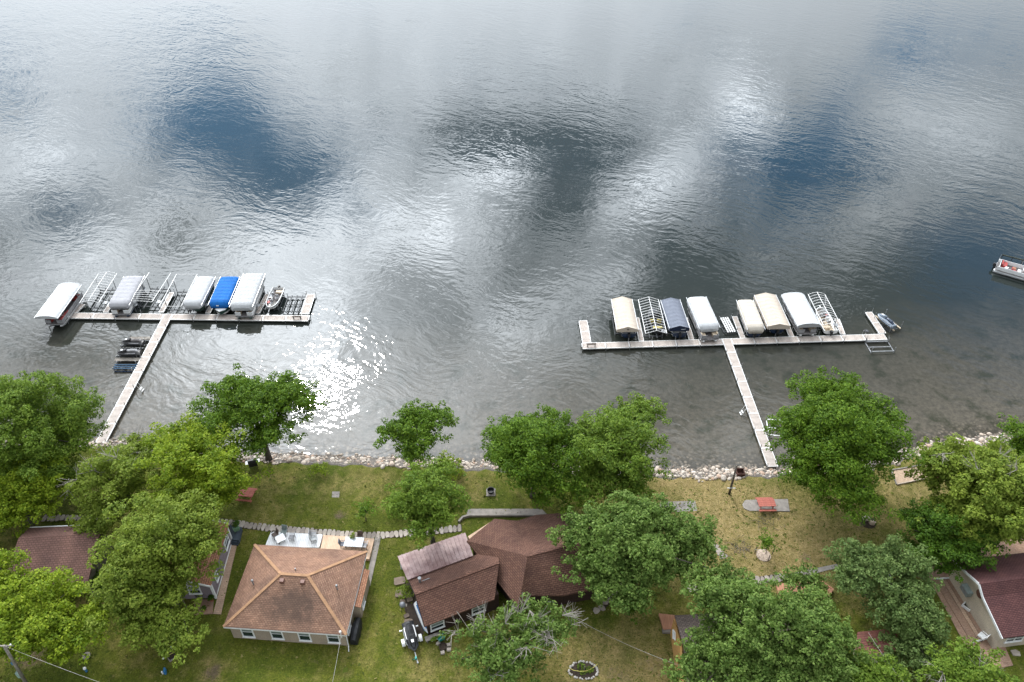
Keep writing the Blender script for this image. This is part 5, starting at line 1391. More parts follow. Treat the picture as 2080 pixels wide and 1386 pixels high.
# --- maroon roofed house at the right
t = thing('house', 'tan house with maroon roof and round gable vent at the right edge', 'house', (at(2030, 1220, G).x, at(2030, 1220, G).y, G)); lf = loc_of(t)
hb, hf = V_(1937, 1140, 3.5), V_(2036, 1297, 3.5)
hr = V_(1989, 1186, 5.7); hk = V_(1996.5, 1213, 4.95)
rd_ = Vector((math.cos(R(7.5)), math.sin(R(7.5)), 0)); Lh = 15
MB().slab([hb, hr, hr+rd_*Lh, hb+rd_*Lh], .14).build('roof', S_maroon, t)
MB().slab([hk, hf, hf+rd_*Lh, hk+rd_*Lh], .14).build('roof', S_maroon, t)
MB().slab([hr, hk, hk+rd_*Lh, hr+rd_*Lh], .14).build('roof', S_maroon, t)
c4 = [hb+rd_*.22+Vector((0, -.35, 0)), hf+rd_*.22+Vector((0, .35, 0)), hf+rd_*(Lh-.3)+Vector((0, .35, 0)), hb+rd_*(Lh-.3)+Vector((0, -.35, 0))]
MB().prism([p[:2] for p in c4], -.1, 2.35).build('wall', W_cream, t)
gp = [Vector((c4[0].x, c4[0].y, 2.3)), Vector((c4[1].x, c4[1].y, 2.3)), hk+rd_*.22+Vector((0, 0, -.18)), hr+rd_*.22+Vector((0, 0, -.2))]
MB().add(gp, [(0, 1, 2, 3)]).build('gable_wall', W_cream, t)
for p_, q_ in ((hb, hr), (hr, hk), (hk, hf)): MB().beam(p_+Vector((0, 0, -.08)), q_+Vector((0, 0, -.08)), .07, .24).build('rake_board', M_wtrim, t)
q_ = c4[1]+rd_*1.6; window(t, (q_.x, q_.y-.03, 1.5), R(7.5)-math.pi/2, 1.5, .8, double=True)
q_ = (c4[0]*.52+c4[1]*.48)
ga_ = math.atan2(c4[1].y-c4[0].y, c4[1].x-c4[0].x)
MB().lathe([(.42, 0), (.42, .08), (.34, .1)], (0, 0, 0), 16).build('round_vent', plain('rust_vent', (.10, .045, .03), .7), t, (gp[3].x*.75+gp[0].x*.1+gp[1].x*.15-.02, gp[3].y*.75+gp[0].y*.1+gp[1].y*.15-.15, 3.55)).rotation_euler = (0, -math.pi/2, ga_+math.pi/2)
q_ = c4[0]*.66+c4[1]*.34
MB().box((0, 0, 0), (.55, 1.1, .6)).box((-.283, 0, 0), (.03, .9, .45), m=1).build('wall_cooler', [plain('grey_green_metal', (.25, .30, .29), .5), M_galv], t, (q_.x-.3, q_.y, 1.9), ga_+math.pi/2)

# ------------------------------------------------------------------ paths and paving
def flat(name, label, pts, mat, h=.03, kind='structure'):
    P = [at(*p, G) for p in pts]; c = sum(P, Vector())/len(P)
    o = MB().prism([(p.x-c.x, p.y-c.y) for p in P], -.12, h).build(name, mat, None, (c.x, c.y, G))
    return tag(o, label, kind=kind)
FL = []
for k in range(8):
    rg = np.random.default_rng(100+k); n = 6+k % 2
    an = np.sort(rg.uniform(0, .5, n)+np.arange(n))*2*math.pi/n
    P = [(max(-.5, min(.5, .62*math.cos(a_)))*1.0, max(-.5, min(.5, .62*math.sin(a_)))) for a_ in an]
    FL.append([MB().prism(P, -.06, .05).mesh('flagstone', mm_) for mm_ in (M_flag, M_flag2)])
def stone_path(label, px, wid, pitch, rows=1, seed=1, jit=.06):
    P = [at(*p, G) for p in px]; rg = np.random.default_rng(seed)
    mb = MB()
    lens = [0]
    for i in range(1, len(P)): lens.append(lens[-1]+(P[i]-P[i-1]).length)
    left_, right_ = [], []
    for i, p in enumerate(P):
        d = (P[min(i+1, len(P)-1)]-P[max(i-1, 0)]).normalized(); n = Vector((-d.y, d.x, 0))
        left_.append(p+n*(wid/2-.06)); right_.append(p-n*(wid/2-.06))
    mb.grid([[(a.x-P[0].x, a.y-P[0].y, .012) for a in right_], [(a.x-P[0].x, a.y-P[0].y, .012) for a in left_]])
    o = mb.build('path', M_soil, None, (P[0].x, P[0].y, G)); tag(o, label, kind='structure')
    s = pitch/2
    while s < lens[-1]:
        i = max(k for k in range(len(P)-1) if lens[k] <= s); d = (P[i+1]-P[i]).normalized(); n = Vector((-d.y, d.x, 0))
        for r_ in range(rows):
            p = P[i]+d*(s-lens[i])+n*(wid*((r_+.5)/rows-.5)+rg.normal()*jit*.5)
            l_ = pitch*rg.uniform(.85, 1.02); w_ = wid/rows*rg.uniform(.82, 1.05)
            st = link('flagstone', FL[rg.integers(8)][int(rg.random() < .45)], o, (p.x-P[0].x, p.y-P[0].y, rg.uniform(-.01, .03)), math.atan2(d.y, d.x)+rg.normal()*.06); st.scale = (l_*1.02, w_, 1)
        s += pitch
    return o
stone_path('flagstone path curving behind the two middle houses', ((436, 1059), (480, 1065), (540, 1072), (600, 1078), (660, 1083), (720, 1088), (770, 1088), (830, 1083), (880, 1080), (938, 1073)), .95, .47, 1, 1)
stone_path('flagstone path behind the brown cottage', ((86, 1053), (150, 1053), (226, 1053)), .85, .47, 1, 2)
stone_path('flagstone walk in front of the orange deck', ((1395, 1196), (1440, 1190), (1530, 1181), (1590, 1173)), .95, .5, 1, 3)
stone_path('flagstone steps beside the dry lawn under the big oak', ((1436, 1096), (1452, 1110), (1472, 1136)), .9, .45, 1, 4)
stone_path('stepping stones under the big oak by the dark red house', ((1205, 1242), (1225, 1232), (1250, 1205), (1260, 1190)), .7, .62, 1, 5, .2)
flat('path', 'pale gravel walk right of the orange deck', ((1592, 1168), (1640, 1158), (1700, 1146), (1704, 1153), (1645, 1168), (1594, 1180)), M_concrete)
flat('pavement', 'concrete walk behind the dark red house', ((950, 1034), (1100, 1034), (1112, 1046), (948, 1046)), M_concrete)
t = thing('retaining_wall', 'low concrete kerb wall below the walk behind the dark red house', 'wall', (at(940, 1053, G).x, at(940, 1053, G).y, G)); lf = loc_of(t)
kp = [V_(932, 1062, G), V_(940, 1053, G), V_(954, 1049, G), V_(1095, 1049, G)]
for k in range(3): MB().beam(kp[k]+Vector((0, 0, .12)), kp[k+1]+Vector((0, 0, .12)), .22, .36).build('wall_segment', M_concrete, t)
flat('pavement', 'tan paver walk along the lavender cottage', ((470, 1106), (481, 1107), (449, 1248), (433, 1247)), M_tanwalk)
flat('pavement', 'reddish brick patio in front of the lavender cottage', ((395, 1218), (434.5, 1218), (432, 1247), (393, 1249)), M_brickpatio)
flat('pavement', 'concrete strip beside the wood deck of the hipped house', ((762, 1091), (774, 1091), (752, 1190), (742, 1190)), M_concrete)
flat('pavement', 'rounded concrete pad under the red picnic table on the dry lawn', ((1516, 1016), (1600, 1014), (1604, 1039), (1522, 1038), (1511, 1033), (1508, 1026), (1510, 1019)), M_concrete)
flat('pavement', 'small concrete square on the middle lawn', ((675, 999), (690, 999), (689, 1011), (674, 1011)), M_concrete, .04)
flat('pavement', 'grey concrete slab left of the dry lawn', ((1340, 1020), (1412, 1018), (1416, 1038), (1344, 1042)), M_concrete)
flat('pavement', 'brick terrace beside the maroon roofed house', ((1855, 1130), (1945, 1118), (1975, 1160), (2058, 1352), (2010, 1362), (1960, 1310), (1890, 1180)), M_brickpatio)
flat('pavement', 'brown brick terrace behind the maroon roofed house', ((1900, 1128), (2110, 1085), (2120, 1118), (1945, 1140)), M_brickpatio, .026)
ap = at(1950, 1240, G)
t = thing('patio_floor', 'raised orange brick patio floor left of the maroon roofed house', 'patio', (ap.x, ap.y, G)); lf = loc_of(t)
pc = [V_(1898, 1179, 1.1), V_(1936, 1176, 1.1), V_(2009, 1294, 1.1), V_(1972, 1304, 1.1)]
cut = [.0, .40, .62, 1.0]
for k in range(3):
    q_ = [pc[0].lerp(pc[1], cut[k]+.015), pc[0].lerp(pc[1], cut[k+1]-.015), pc[3].lerp(pc[2], cut[k+1]-.015), pc[3].lerp(pc[2], cut[k]+.015)]
    MB().prism([p[:2] for p in q_], -.05, .12).build('paver_band', M_tanwalk if k == 1 else M_brickpatio, t)
MB().beam(pc[0]+Vector((0, .1, .05)), pc[1]+Vector((0, .1, .05)), .12, .14).build('kerb', M_wtrim, t)
MB().beam(pc[3]+Vector((0, -.1, .05)), pc[2]+Vector((0, -.1, .05)), .12, .14).build('kerb', M_wtrim, t)
# ------------------------------------------------------------------ things in the yards
def picnic_table(label, px, rz, s=1.0):
    c = at(*px, G); t = thing('picnic_table', label, 'picnic table', (c.x, c.y, G), rz)
    pl = MB().box((0, 0, 0), (1.85*s, .24, .05)).mesh('top_plank', plain('red_stain_plank', (.36, .105, .075), .75, 0, .15, 5.0) if 'red_stain_plank' not in MATS else MATS['red_stain_plank'])
    for k in range(4): link('top_plank', pl, t, (0, -.38+.253*k, .74))
    for s_ in (-1, 1): link('bench_plank', pl, t, (0, s_*.80, .45))
    for x in (-.65*s, .65*s):
        MB().beam((x, -.85, .40), (x, .85, .40), .05, .1).build('cross_brace', MATS['red_stain_plank'], t)
        for s_ in (-1, 1): MB().beam((x, s_*.7, 0), (x, s_*.28, .72), .09, .05).build('leg', MATS['red_stain_plank'], t)
    return t
picnic_table('red picnic table on the concrete pad of the dry lawn', (1554, 1030), 0.02)
picnic_table('red picnic table at the edge of the bright yellow-green tree, left lawn', (502, 1010), -.12)

def grill(label, px, mat=M_black):
    c = at(*px, G); t = thing('grill', label, 'grill', (c.x, c.y, G), .3)
    MB().box((0, 0, .55), (.9, .6, .5)).build('cart', mat, t)
    MB().tube([(-.5, 0, .85), (.5, 0, .85)], [.30, .30], 10).build('lid', mat, t)
    for s in (-1, 1): MB().box((s*.62, 0, .82), (.3, .5, .04)).build('side_shelf', M_galv, t)
    for x in (-.38, .38):
        for y in (-.22, .22): MB().tube([(x, y, 0), (x, y, .35)], .03, 5).build('leg', M_darksteel, t)
grill('black box grill on the lawn below the spreading shore tree', (516, 948))
c = at(997, 1001, G)
t = thing('fire_pit', 'black round fire pit on a small grey slab, middle lawn', 'fire pit', (c.x, c.y, G))
MB().box((0, 0, .03), (1.0, 1.0, .1)).build('slab', M_concrete, t)
MB().lathe([(.30, .08), (.42, .45), (.42, .5), (.36, .5), (.25, .2)], (0, 0, 0), 14).build('bowl', M_blackcover, t)

# slanted pole and bird house
pb, pt = at(1481, 1004, G), None
p0 = at(1481, 1004, G)
t = thing('old_pole', 'dark leaning wooden pole on the dry lawn near the right walkway', 'pole', (p0.x, p0.y, G))
MB().tube([(0, 0, -.3), (.02, .05, 2), (.12, .35, 4.3)], [.14, .13, .10], 8).build('shaft', M_pole, t, smooth=True)
MB().beam((-.45, -.1, 1.15), (.5, -.1, 1.15), .05, .05).build('cross_bar', M_wtrim, t)
MB().beam((-.6, .1, 3.1), (.3, .1, 3.1), .05, .06).build('cross_bar', M_deadwood, t)
c = at(1503, 962, 1.0)
t = thing('fire_basket', 'rusty square basket on the rocks behind the leaning pole', 'basket', (c.x, c.y, .75))
M_rust = plain('rust', (.09, .04, .03), .9, 0, .3, 4)
for k in range(4):
    a_ = k*math.pi/2; MB().box((.42*math.cos(a_), .42*math.sin(a_), .35), (.06, .86, .6), rz=a_).build('side_plate', M_rust, t)
MB().box((0, 0, .06), (.8, .8, .06)).build('base_plate', M_rust, t)

# sand pit with timber edging
pc = [at(*p, G) for p in ((1810, 956), (1900, 941), (1904, 968), (1821, 985))]
c = sum(pc, Vector())/4
t = thing('sand_pit', 'rectangular sand pit with pale timber edging by the right rocks', 'sand pit', (c.x, c.y, G))
lp = [p-c for p in pc]
MB().prism([p[:2] for p in lp], -.1, .03).build('sand', M_sand, t)
for k, mm in ((0, M_oldwood), (1, M_oldwood), (2, plain('pale_timber', (.45, .37, .29), .85)), (3, M_oldwood)):
    a_, b_ = lp[k], lp[(k+1) % 4]; MB().beam(a_+Vector((0, 0, .06)), b_+Vector((0, 0, .06)), .12, .14).build('edge_timber', mm, t)
c = at(1898, 979, G)
t = thing('garden_bench', 'small red-brown bench beside the sand pit', 'bench', (c.x, c.y, G), .35)
MB().box((0, 0, .42), (1.1, .4, .06)).build('seat', MATS['red_stain_plank'], t)
MB().box((0, .22, .68), (1.1, .06, .36)).build('backrest', MATS['red_stain_plank'], t)
for s in (-1, 1): MB().box((s*.45, 0, .2), (.08, .36, .4)).build('leg', MATS['red_stain_plank'], t)
c = at(1762, 1060, G)
t = thing('boulder', 'grey-white boulder with brown mulch at the tall tree foot', 'boulder', (c.x, c.y, G))
o = link('stone', stone_meshes[2], t, (-.1, .25, .3)); o.scale = (.55, .5, .55)
o = link('stone', stone_meshes[5], t, (.35, -.25, .2)); o.scale = (.4, .4, .35)
MB().lathe([(.9, 0), (.6, .08), (.2, .12)], (0, 0, 0), 14).build('mulch', M_soil, t)
# stakes and mulch round the sapling
c = at(1551, 1128, G)
t = thing('tree_stakes', 'dark stakes and ties round the young sapling', 'stakes', (c.x, c.y, G))
for px, h in (((1533, 1125), 1.1), ((1569, 1125), 1.3), ((1560, 1140), .9)):
    q_ = at(*px, G)-c; MB().tube([(q_.x, q_.y, -.2), (q_.x+.05, q_.y+.1, h)], .04, 5).build('stake', M_pole, t)
q_ = at(1533, 1118, 1.6)-Vector((c.x, c.y, G))
MB().tube([(q_.x, q_.y, .7), (.1, .1, .8)], .015, 4).build('tie', M_wtrim, t)
MB().lathe([(.75, .0), (.5, .06), (.1, .08)], (0, 0, 0), 14).build('mulch', plain('pale_mulch', (.42, .33, .26), .95, 0, .25, 6), t)
for lab, px, n_, sd_ in (('patch of bare twigs raked together on the dry lawn', (1500, 1115), 60, 4), ('thin scatter of bare twigs below the picnic pad', (1555, 1058), 40, 5)):
    c = at(*px, G); rg = np.random.default_rng(sd_); mb = MB()
    for k in range(n_):
        x, y = rg.normal()*.7, rg.normal()*.55; a_ = rg.uniform(0, 6.3); l_ = rg.uniform(.2, .7)
        mb.tube([(x, y, .05), (x+math.cos(a_)*l_, y+math.sin(a_)*l_, .05+rg.uniform(0, .12))], .018, 3)
    o = mb.build('twig_pile', M_pole, None, (c.x, c.y, G)); tag(o, lab, 'twigs')

# left service pole, wires
c = at(62, 1404, G)
t = thing('utility_pole', 'grey utility pole with blue-green transformer box at the lower left corner', 'pole', (c.x, c.y, G))
top = at(8, 1312, 8.2)-Vector((c.x, c.y, G))
MB().tube([(0, 0, -.3), (top.x, top.y, top.z)], [.16, .11], 10).build('shaft', M_oldwood, t, smooth=True)
q_ = Vector(top)*.36; MB().box(q_+Vector((-.22, .1, 0)), (.36, .32, .75)).build('meter_box', plain('pale_green_box', (.30, .42, .38), .5), t)
q_ = Vector(top)*.62; MB().box(q_+Vector((-.15, .05, 0)), (.2, .2, .35)).build('junction_box', M_blueplastic, t)
q_ = Vector(top); MB().beam(q_+Vector((-.7, .1, -.2)), q_+Vector((.7, .1, -.2)), .1, .1).build('cross_arm', M_oldwood, t)
for x in (-.5, .5): MB().lathe([(.06, 0), (.08, .1), (.05, .2)], (q_.x+x, q_.y+.1, q_.z-.12), 8).build('insulator', M_white, t)
ptop = Vector((c.x, c.y, G))+top
M_wire = plain('pale_wire', (.34, .32, .30), .6)
def wire(label, p, q, sag, r=.013):
    p, q = Vector(p), Vector(q); n = 14
    pts = [p.lerp(q, k/n)-Vector((0, 0, sag*4*(k/n)*(1-k/n)))-p for k in range(n+1)]
    o = MB().tube(pts, r, 5).build('power_line', M_wire, None, p); tag(o, label, 'power line')
wire('pale power line from the utility pole across the lower left lawn', ptop, at(300, 1420, 6.0), .3)
wire('pale power line from the hipped house to the bottom edge', hipC.matrix_basis@Vector((x0-.75, -y0+.1, 2.75)) if False else at(693, 1289, 3.6), at(668, 1420, 6.5), .2)
wire('pale power line from the dark red house to the ochre cottage', at(1150, 1246, 3.2), at(1380, 1352, 5.0), .5)
wire('pale power line over the garage roof', at(1764, 1285, 4.6), at(1840, 1392, 6.0), .2, .012)
t = thing('service_mast', 'white service mast at the front eave of the hipped house', 'mast', at(693, 1291, 3.3))
MB().tube([(0, 0, -.4), (0, 0, .55)], .05, 6).build('mast_tube', M_wtrim, t)
MB().lathe([(.05, .5), (.11, .56), (.11, .66), (.04, .72)], (0, 0, 0), 8).build('weather_head', M_wtrim, t)

# lower left lawn
c = at(176, 1333, G)
t = thing('well_cover', 'round grey speckled cover on the lower left lawn', 'cover', (c.x, c.y, G))
MB().lathe([(.36, 0), (.36, .1), (.32, .14)], (0, 0, 0), 18).build('lid', M_concrete, t)
MB().box((0, 0, .15), (.1, .3, .04)).build('handle', M_darksteel, t)
c = at(176, 1364, G)
t = thing('yard_hydrant', 'white-headed blue pipe post on the lower left lawn', 'hydrant', (c.x, c.y, G))
MB().tube([(0, 0, 0), (0, 0, .5)], .1, 8).build('pipe', M_blueplastic, t)
MB().lathe([(.13, .45), (.15, .55), (.10, .66), (.02, .70)], (0, 0, 0), 10).build('cap', M_white, t)
c = at(335, 1367, G)
t = thing('garden_post', 'short blue post with white knob near the garden bed', 'post', (c.x, c.y, G), .3)
MB().box((.08, 0, .28), (.16, .42, .5)).build('box', M_blueplastic, t)
MB().lathe([(.07, 0), (.08, .4), (.03, .46)], (-.16, -.05, 0), 8).build('knob', M_white, t)
c = at(350, 1328, G)
t = thing('garden_bed', 'little V-shaped garden bed with lime plants and a yellow hose', 'garden bed', (c.x, c.y, G)); lf = loc_of(t)
MB().prism([p[:2] for p in (V_(327, 1310, G), V_(374, 1320, G), V_(345, 1345, G))], -.05, .05).build('soil', M_soil, t)
for p_, q_ in (((327, 1312), (345, 1344)), ((345, 1344), (368, 1327))): MB().beam(V_(*p_, 1.1), V_(*q_, 1.1), .08, .14).build('edging', M_oldwood, t)
M_limeleaf = leaf_mat('leaf_lime', (.12, .20, .01), (.17, .26, .015), (.22, .32, .02))
for p_ in ((339, 1322), (364, 1323)):
    V, Q = leaves([(tuple(V_(*p_, 1.2)), .34)], .16, 1500, np.random.default_rng(8)); link('lime_plant', np_mesh('lime_plant', V, Q, M_limeleaf), t)
MB().tube([V_(328, 1314, 1.2), V_(334, 1328, 1.2), V_(344, 1330, 1.2), V_(355, 1325, 1.2), V_(364, 1313, 1.2)], .03, 6).build('hose', M_hose, t)
o = MB().lathe([(.12, 0), (.1, .12), (.02, .16)], (0, 0, 0), 8).build('globe', M_white, t, V_(349, 1316, G)); MB().lathe([(.1, 0), (.08, .1)], (0, 0, 0), 8).build('globe', M_white, t, V_(332, 1338, G))

# stone ring flower bed
c = at(1185, 1362, G)
t = thing('flower_bed', 'oval flower bed ringed with white stones, hose laid over it', 'flower bed', (c.x, c.y, G)); lf = loc_of(t)
rg = np.random.default_rng(9); n = 30; ex, ey = 1.28, .82
MB().lathe([(1, 0), (.8, .05), (.2, .09)], (0, 0, 0), 24).build('soil', M_soil, t).scale = (ex, ey, 1)
M_palestone = plain('pale_round_stone', (.52, .49, .45), .85, 0, .15, 2.0, (.30, .28, .26))
psm = [np_mesh('stone', lumpy(IV, rg)*np.array([1, .8, .7]), IF, M_palestone, True) for _ in range(4)]
for k in range(n):
    a_ = 2*math.pi*k/n; s = rg.uniform(.10, .15)
    o = link('stone', psm[k % 4], t, (ex*math.cos(a_)+rg.normal()*.04, ey*math.sin(a_)+rg.normal()*.04, .06), rg.uniform(0, 6)); o.scale = (s, s, s)
V, Q = leaves([((-.2, .25, .2), .4), ((.55, -.05, .18), .35), ((-.05, -.3, .12), .25)], .18, 500, rg); link('plants', np_mesh('plants', V, Q, LEAF['mid']), t)
MB().tube([(-1.25, .1, .22), (-.9, -.12, .25), (-.3, -.25, .3), (.3, -.2, .3), (.8, .05, .28), (1.35, .45, .4)], .03, 6).build('hose', M_hose, t, smooth=True)
MB().tube([(.05, -.1, 0), (.05, -.1, .9)], .04, 6).build('post', M_oldwood, t)
MB().tube([(1.2, .1, 0), (1.3, .3, .75)], .02, 5).build('post', M_darksteel, t)

# jet ski on its trailer, canoe, grill, stone slabs
a_, b_ = at(829, 1274, G), at(849, 1350, G)
d = (b_-a_); rz = math.atan2(d.y, d.x)-math.pi/2; c = (a_+b_)/2
t = thing('boat_trailer', 'galvanised trailer with white wheel guards under the covered jet ski', 'trailer', (c.x, c.y, G), rz)
L_ = d.length
MB().tube([(0, L_/2, .35), (0, L_*.14, .38)], .05).tube([(0, L_*.2, .38), (-.55, -.1, .38), (-.55, -L_/2+.3, .38)], .04).tube([(0, L_*.2, .38), (.55, -.1, .38), (.55, -L_/2+.3, .38)], .04).build('frame', plain('white_trailer_steel', (.55, .58, .58), .4), t)
MB().tube([(-.75, -.35, .28), (.75, -.35, .28)], .04).build('axle', M_galv, t)
for s in (-1, 1):
    w_ = MB().tube([(s*.70, -.35, .27), (s*.90, -.35, .27)], .27, 14).build('wheel', M_rubber, t)
    MB().tube([(s*.905, -.35, .27), (s*.915, -.35, .27)], .14, 10).build('rim', M_white, w_)
    MB().grid([[(s*.66, -.35+.36*math.cos(q_), .27+.36*math.sin(q_)), (s*.96, -.35+.36*math.cos(q_), .27+.36*math.sin(q_))] for q_ in np.linspace(0, math.pi, 8)], flip=s > 0).build('wheel_guard', M_white, t)
    MB().box((s*.78, -L_/2+.45, .48), (.22, .12, .12)).build('tail_light', M_white, t)
    MB().box((s*.42, -.5, .50), (.12, 1.9, .08)).build('bunk', M_carpet, t)
MB().box((.06, L_/2-.35, .52), (.16, .2, .3)).tube([(.2, L_/2-.3, .5), (.32, L_/2-.3, .6)], .03).build('winch', M_teal, t)
MB().lathe([(.08, -.04), (.1, .0), (.08, .06)], (0, L_/2, .35), 8).build('coupler', M_galv, t)
dv_ = d.normalized(); c2_ = c-dv_*.45
o = jet_ski('black covered jet ski with pale stripes on the trailer by the dark red house', (c2_.x, c2_.y), rz, G+.50, M_blackcover, M_blackcover)
for s in (-1, 1): MB().box((s*.46, -.35, .53), (.07, 1.1, .03)).build('rail_stripe', M_wtrim, o)
a_, b_ = at(842, 1231, 1.5), at(863, 1283, 1.5); d = b_-a_; c = (a_+b_)/2
t = thing('row_boat', 'white and blue boat lying on its side against the dark red house', 'row boat', (c.x, c.y, 1.45), math.atan2(d.y, d.x)-math.pi/2)
mb = MB(); hull(mb, d.length+.5, 1.0, .42, bow=.5, side=0, rail=1, deckm=1); o = mb.build('hull', [M_white, M_blueplastic], t); o.rotation_euler = (0, -1.9, 0)
MB().box((0, 0, .02), (.12, d.length*.9, .05)).build('keel_stripe', M_blueplastic, t, (-.18, 0, .25))
M_slab = plain('brown_stone_slab', (.22, .165, .125), .9, 0, .2, 2.0, (.15, .115, .09), .02, 6)
GS = 'stone slabs along the left wall of the dark red house'
for lab, px, w_, d_, rz in (('largest flat stone slab at the corner of the metal porch roof', (812, 1181), 1.15, .85, .2), ('square brown slab below the pale plant', (811, 1207), .75, .75, .05), ('slab beside the dark red house wall, right of the square one', (832, 1217), .6, .65, .3),
                            ('small slab above the kettle grill', (818, 1223), .55, .4, .1), ('slab between the kettle grill and the trailer', (830, 1266), .85, .75, .1), ('little slab right below the kettle grill', (826, 1252), .5, .4, .5), ('narrow slab at the wall above the kettle grill', (826, 1208), .4, .7, .2)):
    c = at(*px, G); mb = MB(); hx, hy = w_/2, d_/2
    mb.prism([(-hx, -hy*.8), (-hx*.7, -hy), (hx*.8, -hy*.95), (hx, -hy*.4), (hx*.92, hy*.8), (hx*.3, hy), (-hx*.9, hy*.9)], -.1, .14)
    tag(mb.build('stone_slab', M_slab, None, (c.x, c.y, G), rz), lab, 'stone slab', GS)
flat('garden_soil', 'bare soil strip along the left wall of the dark red house', ((818, 1186), (836, 1184), (862, 1288), (848, 1292), (822, 1240)), M_soil, .02)
c = at(819, 1238, G)
t = thing('kettle_grill', 'grey domed kettle grill among the stone slabs', 'grill', (c.x, c.y, G))
MB().lathe([(.1, .55), (.27, .68), (.29, .8), (.27, .92), (.16, 1.05), (.03, 1.08)], (0, 0, 0), 14).build('bowl', plain('grey_enamel', (.20, .21, .23), .3), t, smooth=True)
for k in range(3): a_ = k*2.1; MB().tube([(.3*math.cos(a_), .3*math.sin(a_), 0), (.15*math.cos(a_), .15*math.sin(a_), .62)], .02, 5).build('leg', M_darksteel, t)
MB().box((.32, 0, .72), (.22, .3, .03)).build('side_shelf', M_oldwood, t)
# planting corner in front of the wing
c = at(893, 1300, G)
t = thing('planter_bench', 'weathered plank bench with small pots in front of the dark red wing', 'bench', (c.x-.6, c.y+.1, G), .4)
MB().box((0, 0, .4), (1.5, .5, .06)).build('plank', M_oldwood, t)
for s in (-1, 1): MB().box((s*.6, 0, .19), (.08, .45, .38)).build('leg', M_oldwood, t)
for k, (x, y) in enumerate(((-.55, .35), (-.25, .38), (.05, .36))): potted(('first', 'second', 'third')[k]+' small white pot from the left on the planter bench', (878+k*5, 1302-k*2), G+.43, .1, .16, M_white, 'mid', .16, .18, 20+k)
chair('teal plastic chair in front of the dark red wing', (896, 1301), .5, M_teal, G)
c = at(900, 1316, G)
t = thing('tree_stump', 'dark round stump planter with pale blocks by the half dead tree', 'planter', (c.x, c.y, G))
MB().lathe([(.36, 0), (.38, .3), (.30, .32), (.28, .22)], (0, 0, 0), 14).build('bowl', M_soil, t)
for x, y, r_ in ((.5, .2, .3), (-.45, .35, .5), (.55, -.25, .1), (0, -.55, .2)): MB().box((x, y, .12), (.35, .28, .25), rz=r_).build('block', M_flag2, t)
# black tarp against the tan house
a_, b_ = at(729, 1256, 1.4), at(717, 1309, 1.4); d = b_-a_; c = (a_+b_)/2
t = thing('covered_grill', 'long black tarp-covered grill against the right wall of the hipped house', 'covered grill', (c.x, c.y, G), math.atan2(d.y, d.x)-math.pi/2)
rows = []
for k in range(9):
    s = k/8; y = (s-.5)*2.3; e_ = .75+.25*math.sin(math.pi*s); wv = .03*math.sin(k*2.3)
    rows.append([(-.42*e_+wv, y, 0), (-.40*e_, y, .75*e_), (-.26*e_, y, 1.05*e_+wv), (.0, y, 1.12*e_), (.26*e_, y, 1.05*e_-wv), (.40*e_, y, .75*e_), (.42*e_-wv, y, 0)])
mb = MB(); mb.grid(rows, flip=True); mb.add(rows[0], [tuple(range(7))]); mb.add(rows[-1], [tuple(range(7))[::-1]]); mb.build('tarp', M_blackcover, t)
MB().tube([(-.44, 0, .5), (0, 0, 1.16), (.44, 0, .5)], .02, 4).build('strap', M_black, t)

# things by the maroon roofed house
c = at(1930, 1150, G)
t = thing('storage_hutch', 'brown storage hutch with slanted lid behind the maroon roofed house', 'hutch', (c.x, c.y, G), .15)
MB().box((0, 0, .6), (1.3, .9, 1.2)).build('body', W_dark, t)
MB().slab([(-.72, -.55, 1.22), (.72, -.55, 1.22), (.72, .52, 1.5), (-.72, .52, 1.5)], .06).build('lid', S_choc, t)
c = at(1964.6, 1233, 1.1)
t = thing('fire_box', 'square white-rimmed fire box with dark ash on the brick patio', 'fire box', (c.x, c.y, 1.12), -.95)
for k in range(4): a_ = k*math.pi/2; MB().box((.36*math.cos(a_), .36*math.sin(a_), .14), (.1, .82 if k % 2 else .62, .28), rz=a_).build('rim', M_wtrim, t)
MB().box((0, 0, .05), (.6, .6, .06)).build('ash', M_soil, t)
chair('white garden chair at the near end of the brick patio', (1992, 1297), .6, M_white, 1.12, 1.15)
c = at(2063, 1327, G)
t = thing('stone_slab', 'pale flat stone on the grass beside the maroon roofed house', 'stone slab', (c.x, c.y, G))
MB().prism([(-.35, -.25), (.3, -.3), (.4, .1), (.1, .32), (-.38, .25)], -.05, .08).build('slab', M_flag2, t)
c = at(1480, 1211, G)
t = thing('red_planter', 'red planter with a white rim glimpsed between the oak leaves', 'planter', (c.x, c.y, 1.9))
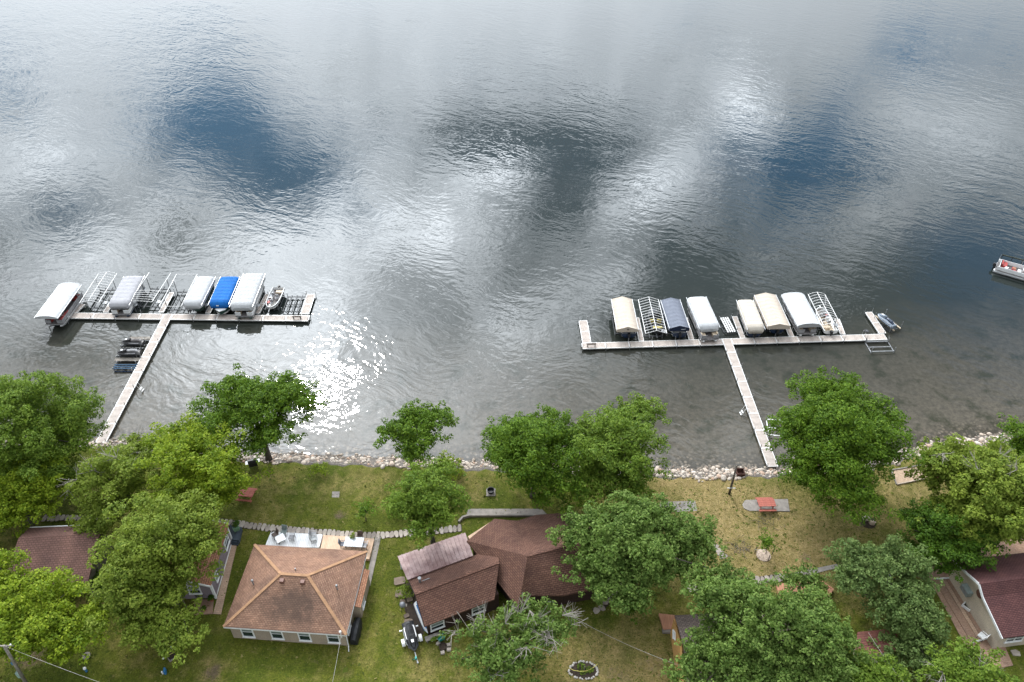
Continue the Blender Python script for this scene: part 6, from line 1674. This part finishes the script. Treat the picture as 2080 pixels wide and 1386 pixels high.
MB().lathe([(.2, 0), (.3, .4), (.26, .4)], (0, 0, 0), 12).build('pot', M_red, t); MB().lathe([(.31, .38), (.31, .44)], (0, 0, 0), 12).build('rim', M_white, t)
c = at(1802, 1177, G)
t = thing('blue_cooler', 'small blue cooler with white lid under the grey-green oak', 'cooler', (c.x, c.y, G), .3)
MB().box((0, 0, .2), (.6, .4, .4)).build('box', M_blueplastic, t); MB().box((0, 0, .43), (.64, .44, .07)).build('lid', M_white, t)

# short tufts and clover in the mown lawn: far too many to count
rg = np.random.default_rng(77); n = 52000
tx = rg.uniform(-63, 63, n); td = rg.uniform(2.6, 44, n) ; ty = shore(tx)-td
tz = G-0.03+0.03*np.sin(tx*0.7+ty*0.5)+0.03*np.sin(tx*0.31-ty*0.9)
P = np.stack([tx, ty, tz+rg.uniform(-.005, .03, n)], -1)
nr = rg.normal(size=(n, 3))*.35+np.array([0, 0, 1]); nr /= np.linalg.norm(nr, axis=1)[:, None]
hh_ = rg.normal(size=(n, 3)); T = np.cross(nr, hh_); T /= np.linalg.norm(T, axis=1)[:, None]; B = np.cross(nr, T)
s_ = rg.lognormal(-2.45, .45, n)[:, None]; T *= s_; B *= s_*rg.uniform(.35, .8, n)[:, None]
V = np.stack([P-T, P-B, P+T, P+B], 1).reshape(-1, 3)
m, t, b, _ = new_mat('lawn_tuft')
geo = t.add('ShaderNodeNewGeometry')
cr = t.add('ShaderNodeValToRGB'); t.put(cr.inputs[0], geo.outputs['Random Per Island'])
e = cr.color_ramp.elements; e[0].color = (.055, .070, .014, 1); e[1].color = (.19, .16, .065, 1)
for p_, cc_ in ((.45, (.062, .085, .012, 1)), (.75, (.10, .115, .02, 1))): k = e.new(p_); k.color = cc_
t.put(b.inputs['Base Color'], cr.outputs[0]); b.inputs['Roughness'].default_value = .95; b.inputs['Specular IOR Level'].default_value = .1
o = link('lawn_tufts', np_mesh('lawn_tufts', V, np.arange(4*n).reshape(-1, 4), m)); tag(o, 'short tufts and clover scattered through the mown lawn', 'grass', kind='stuff')
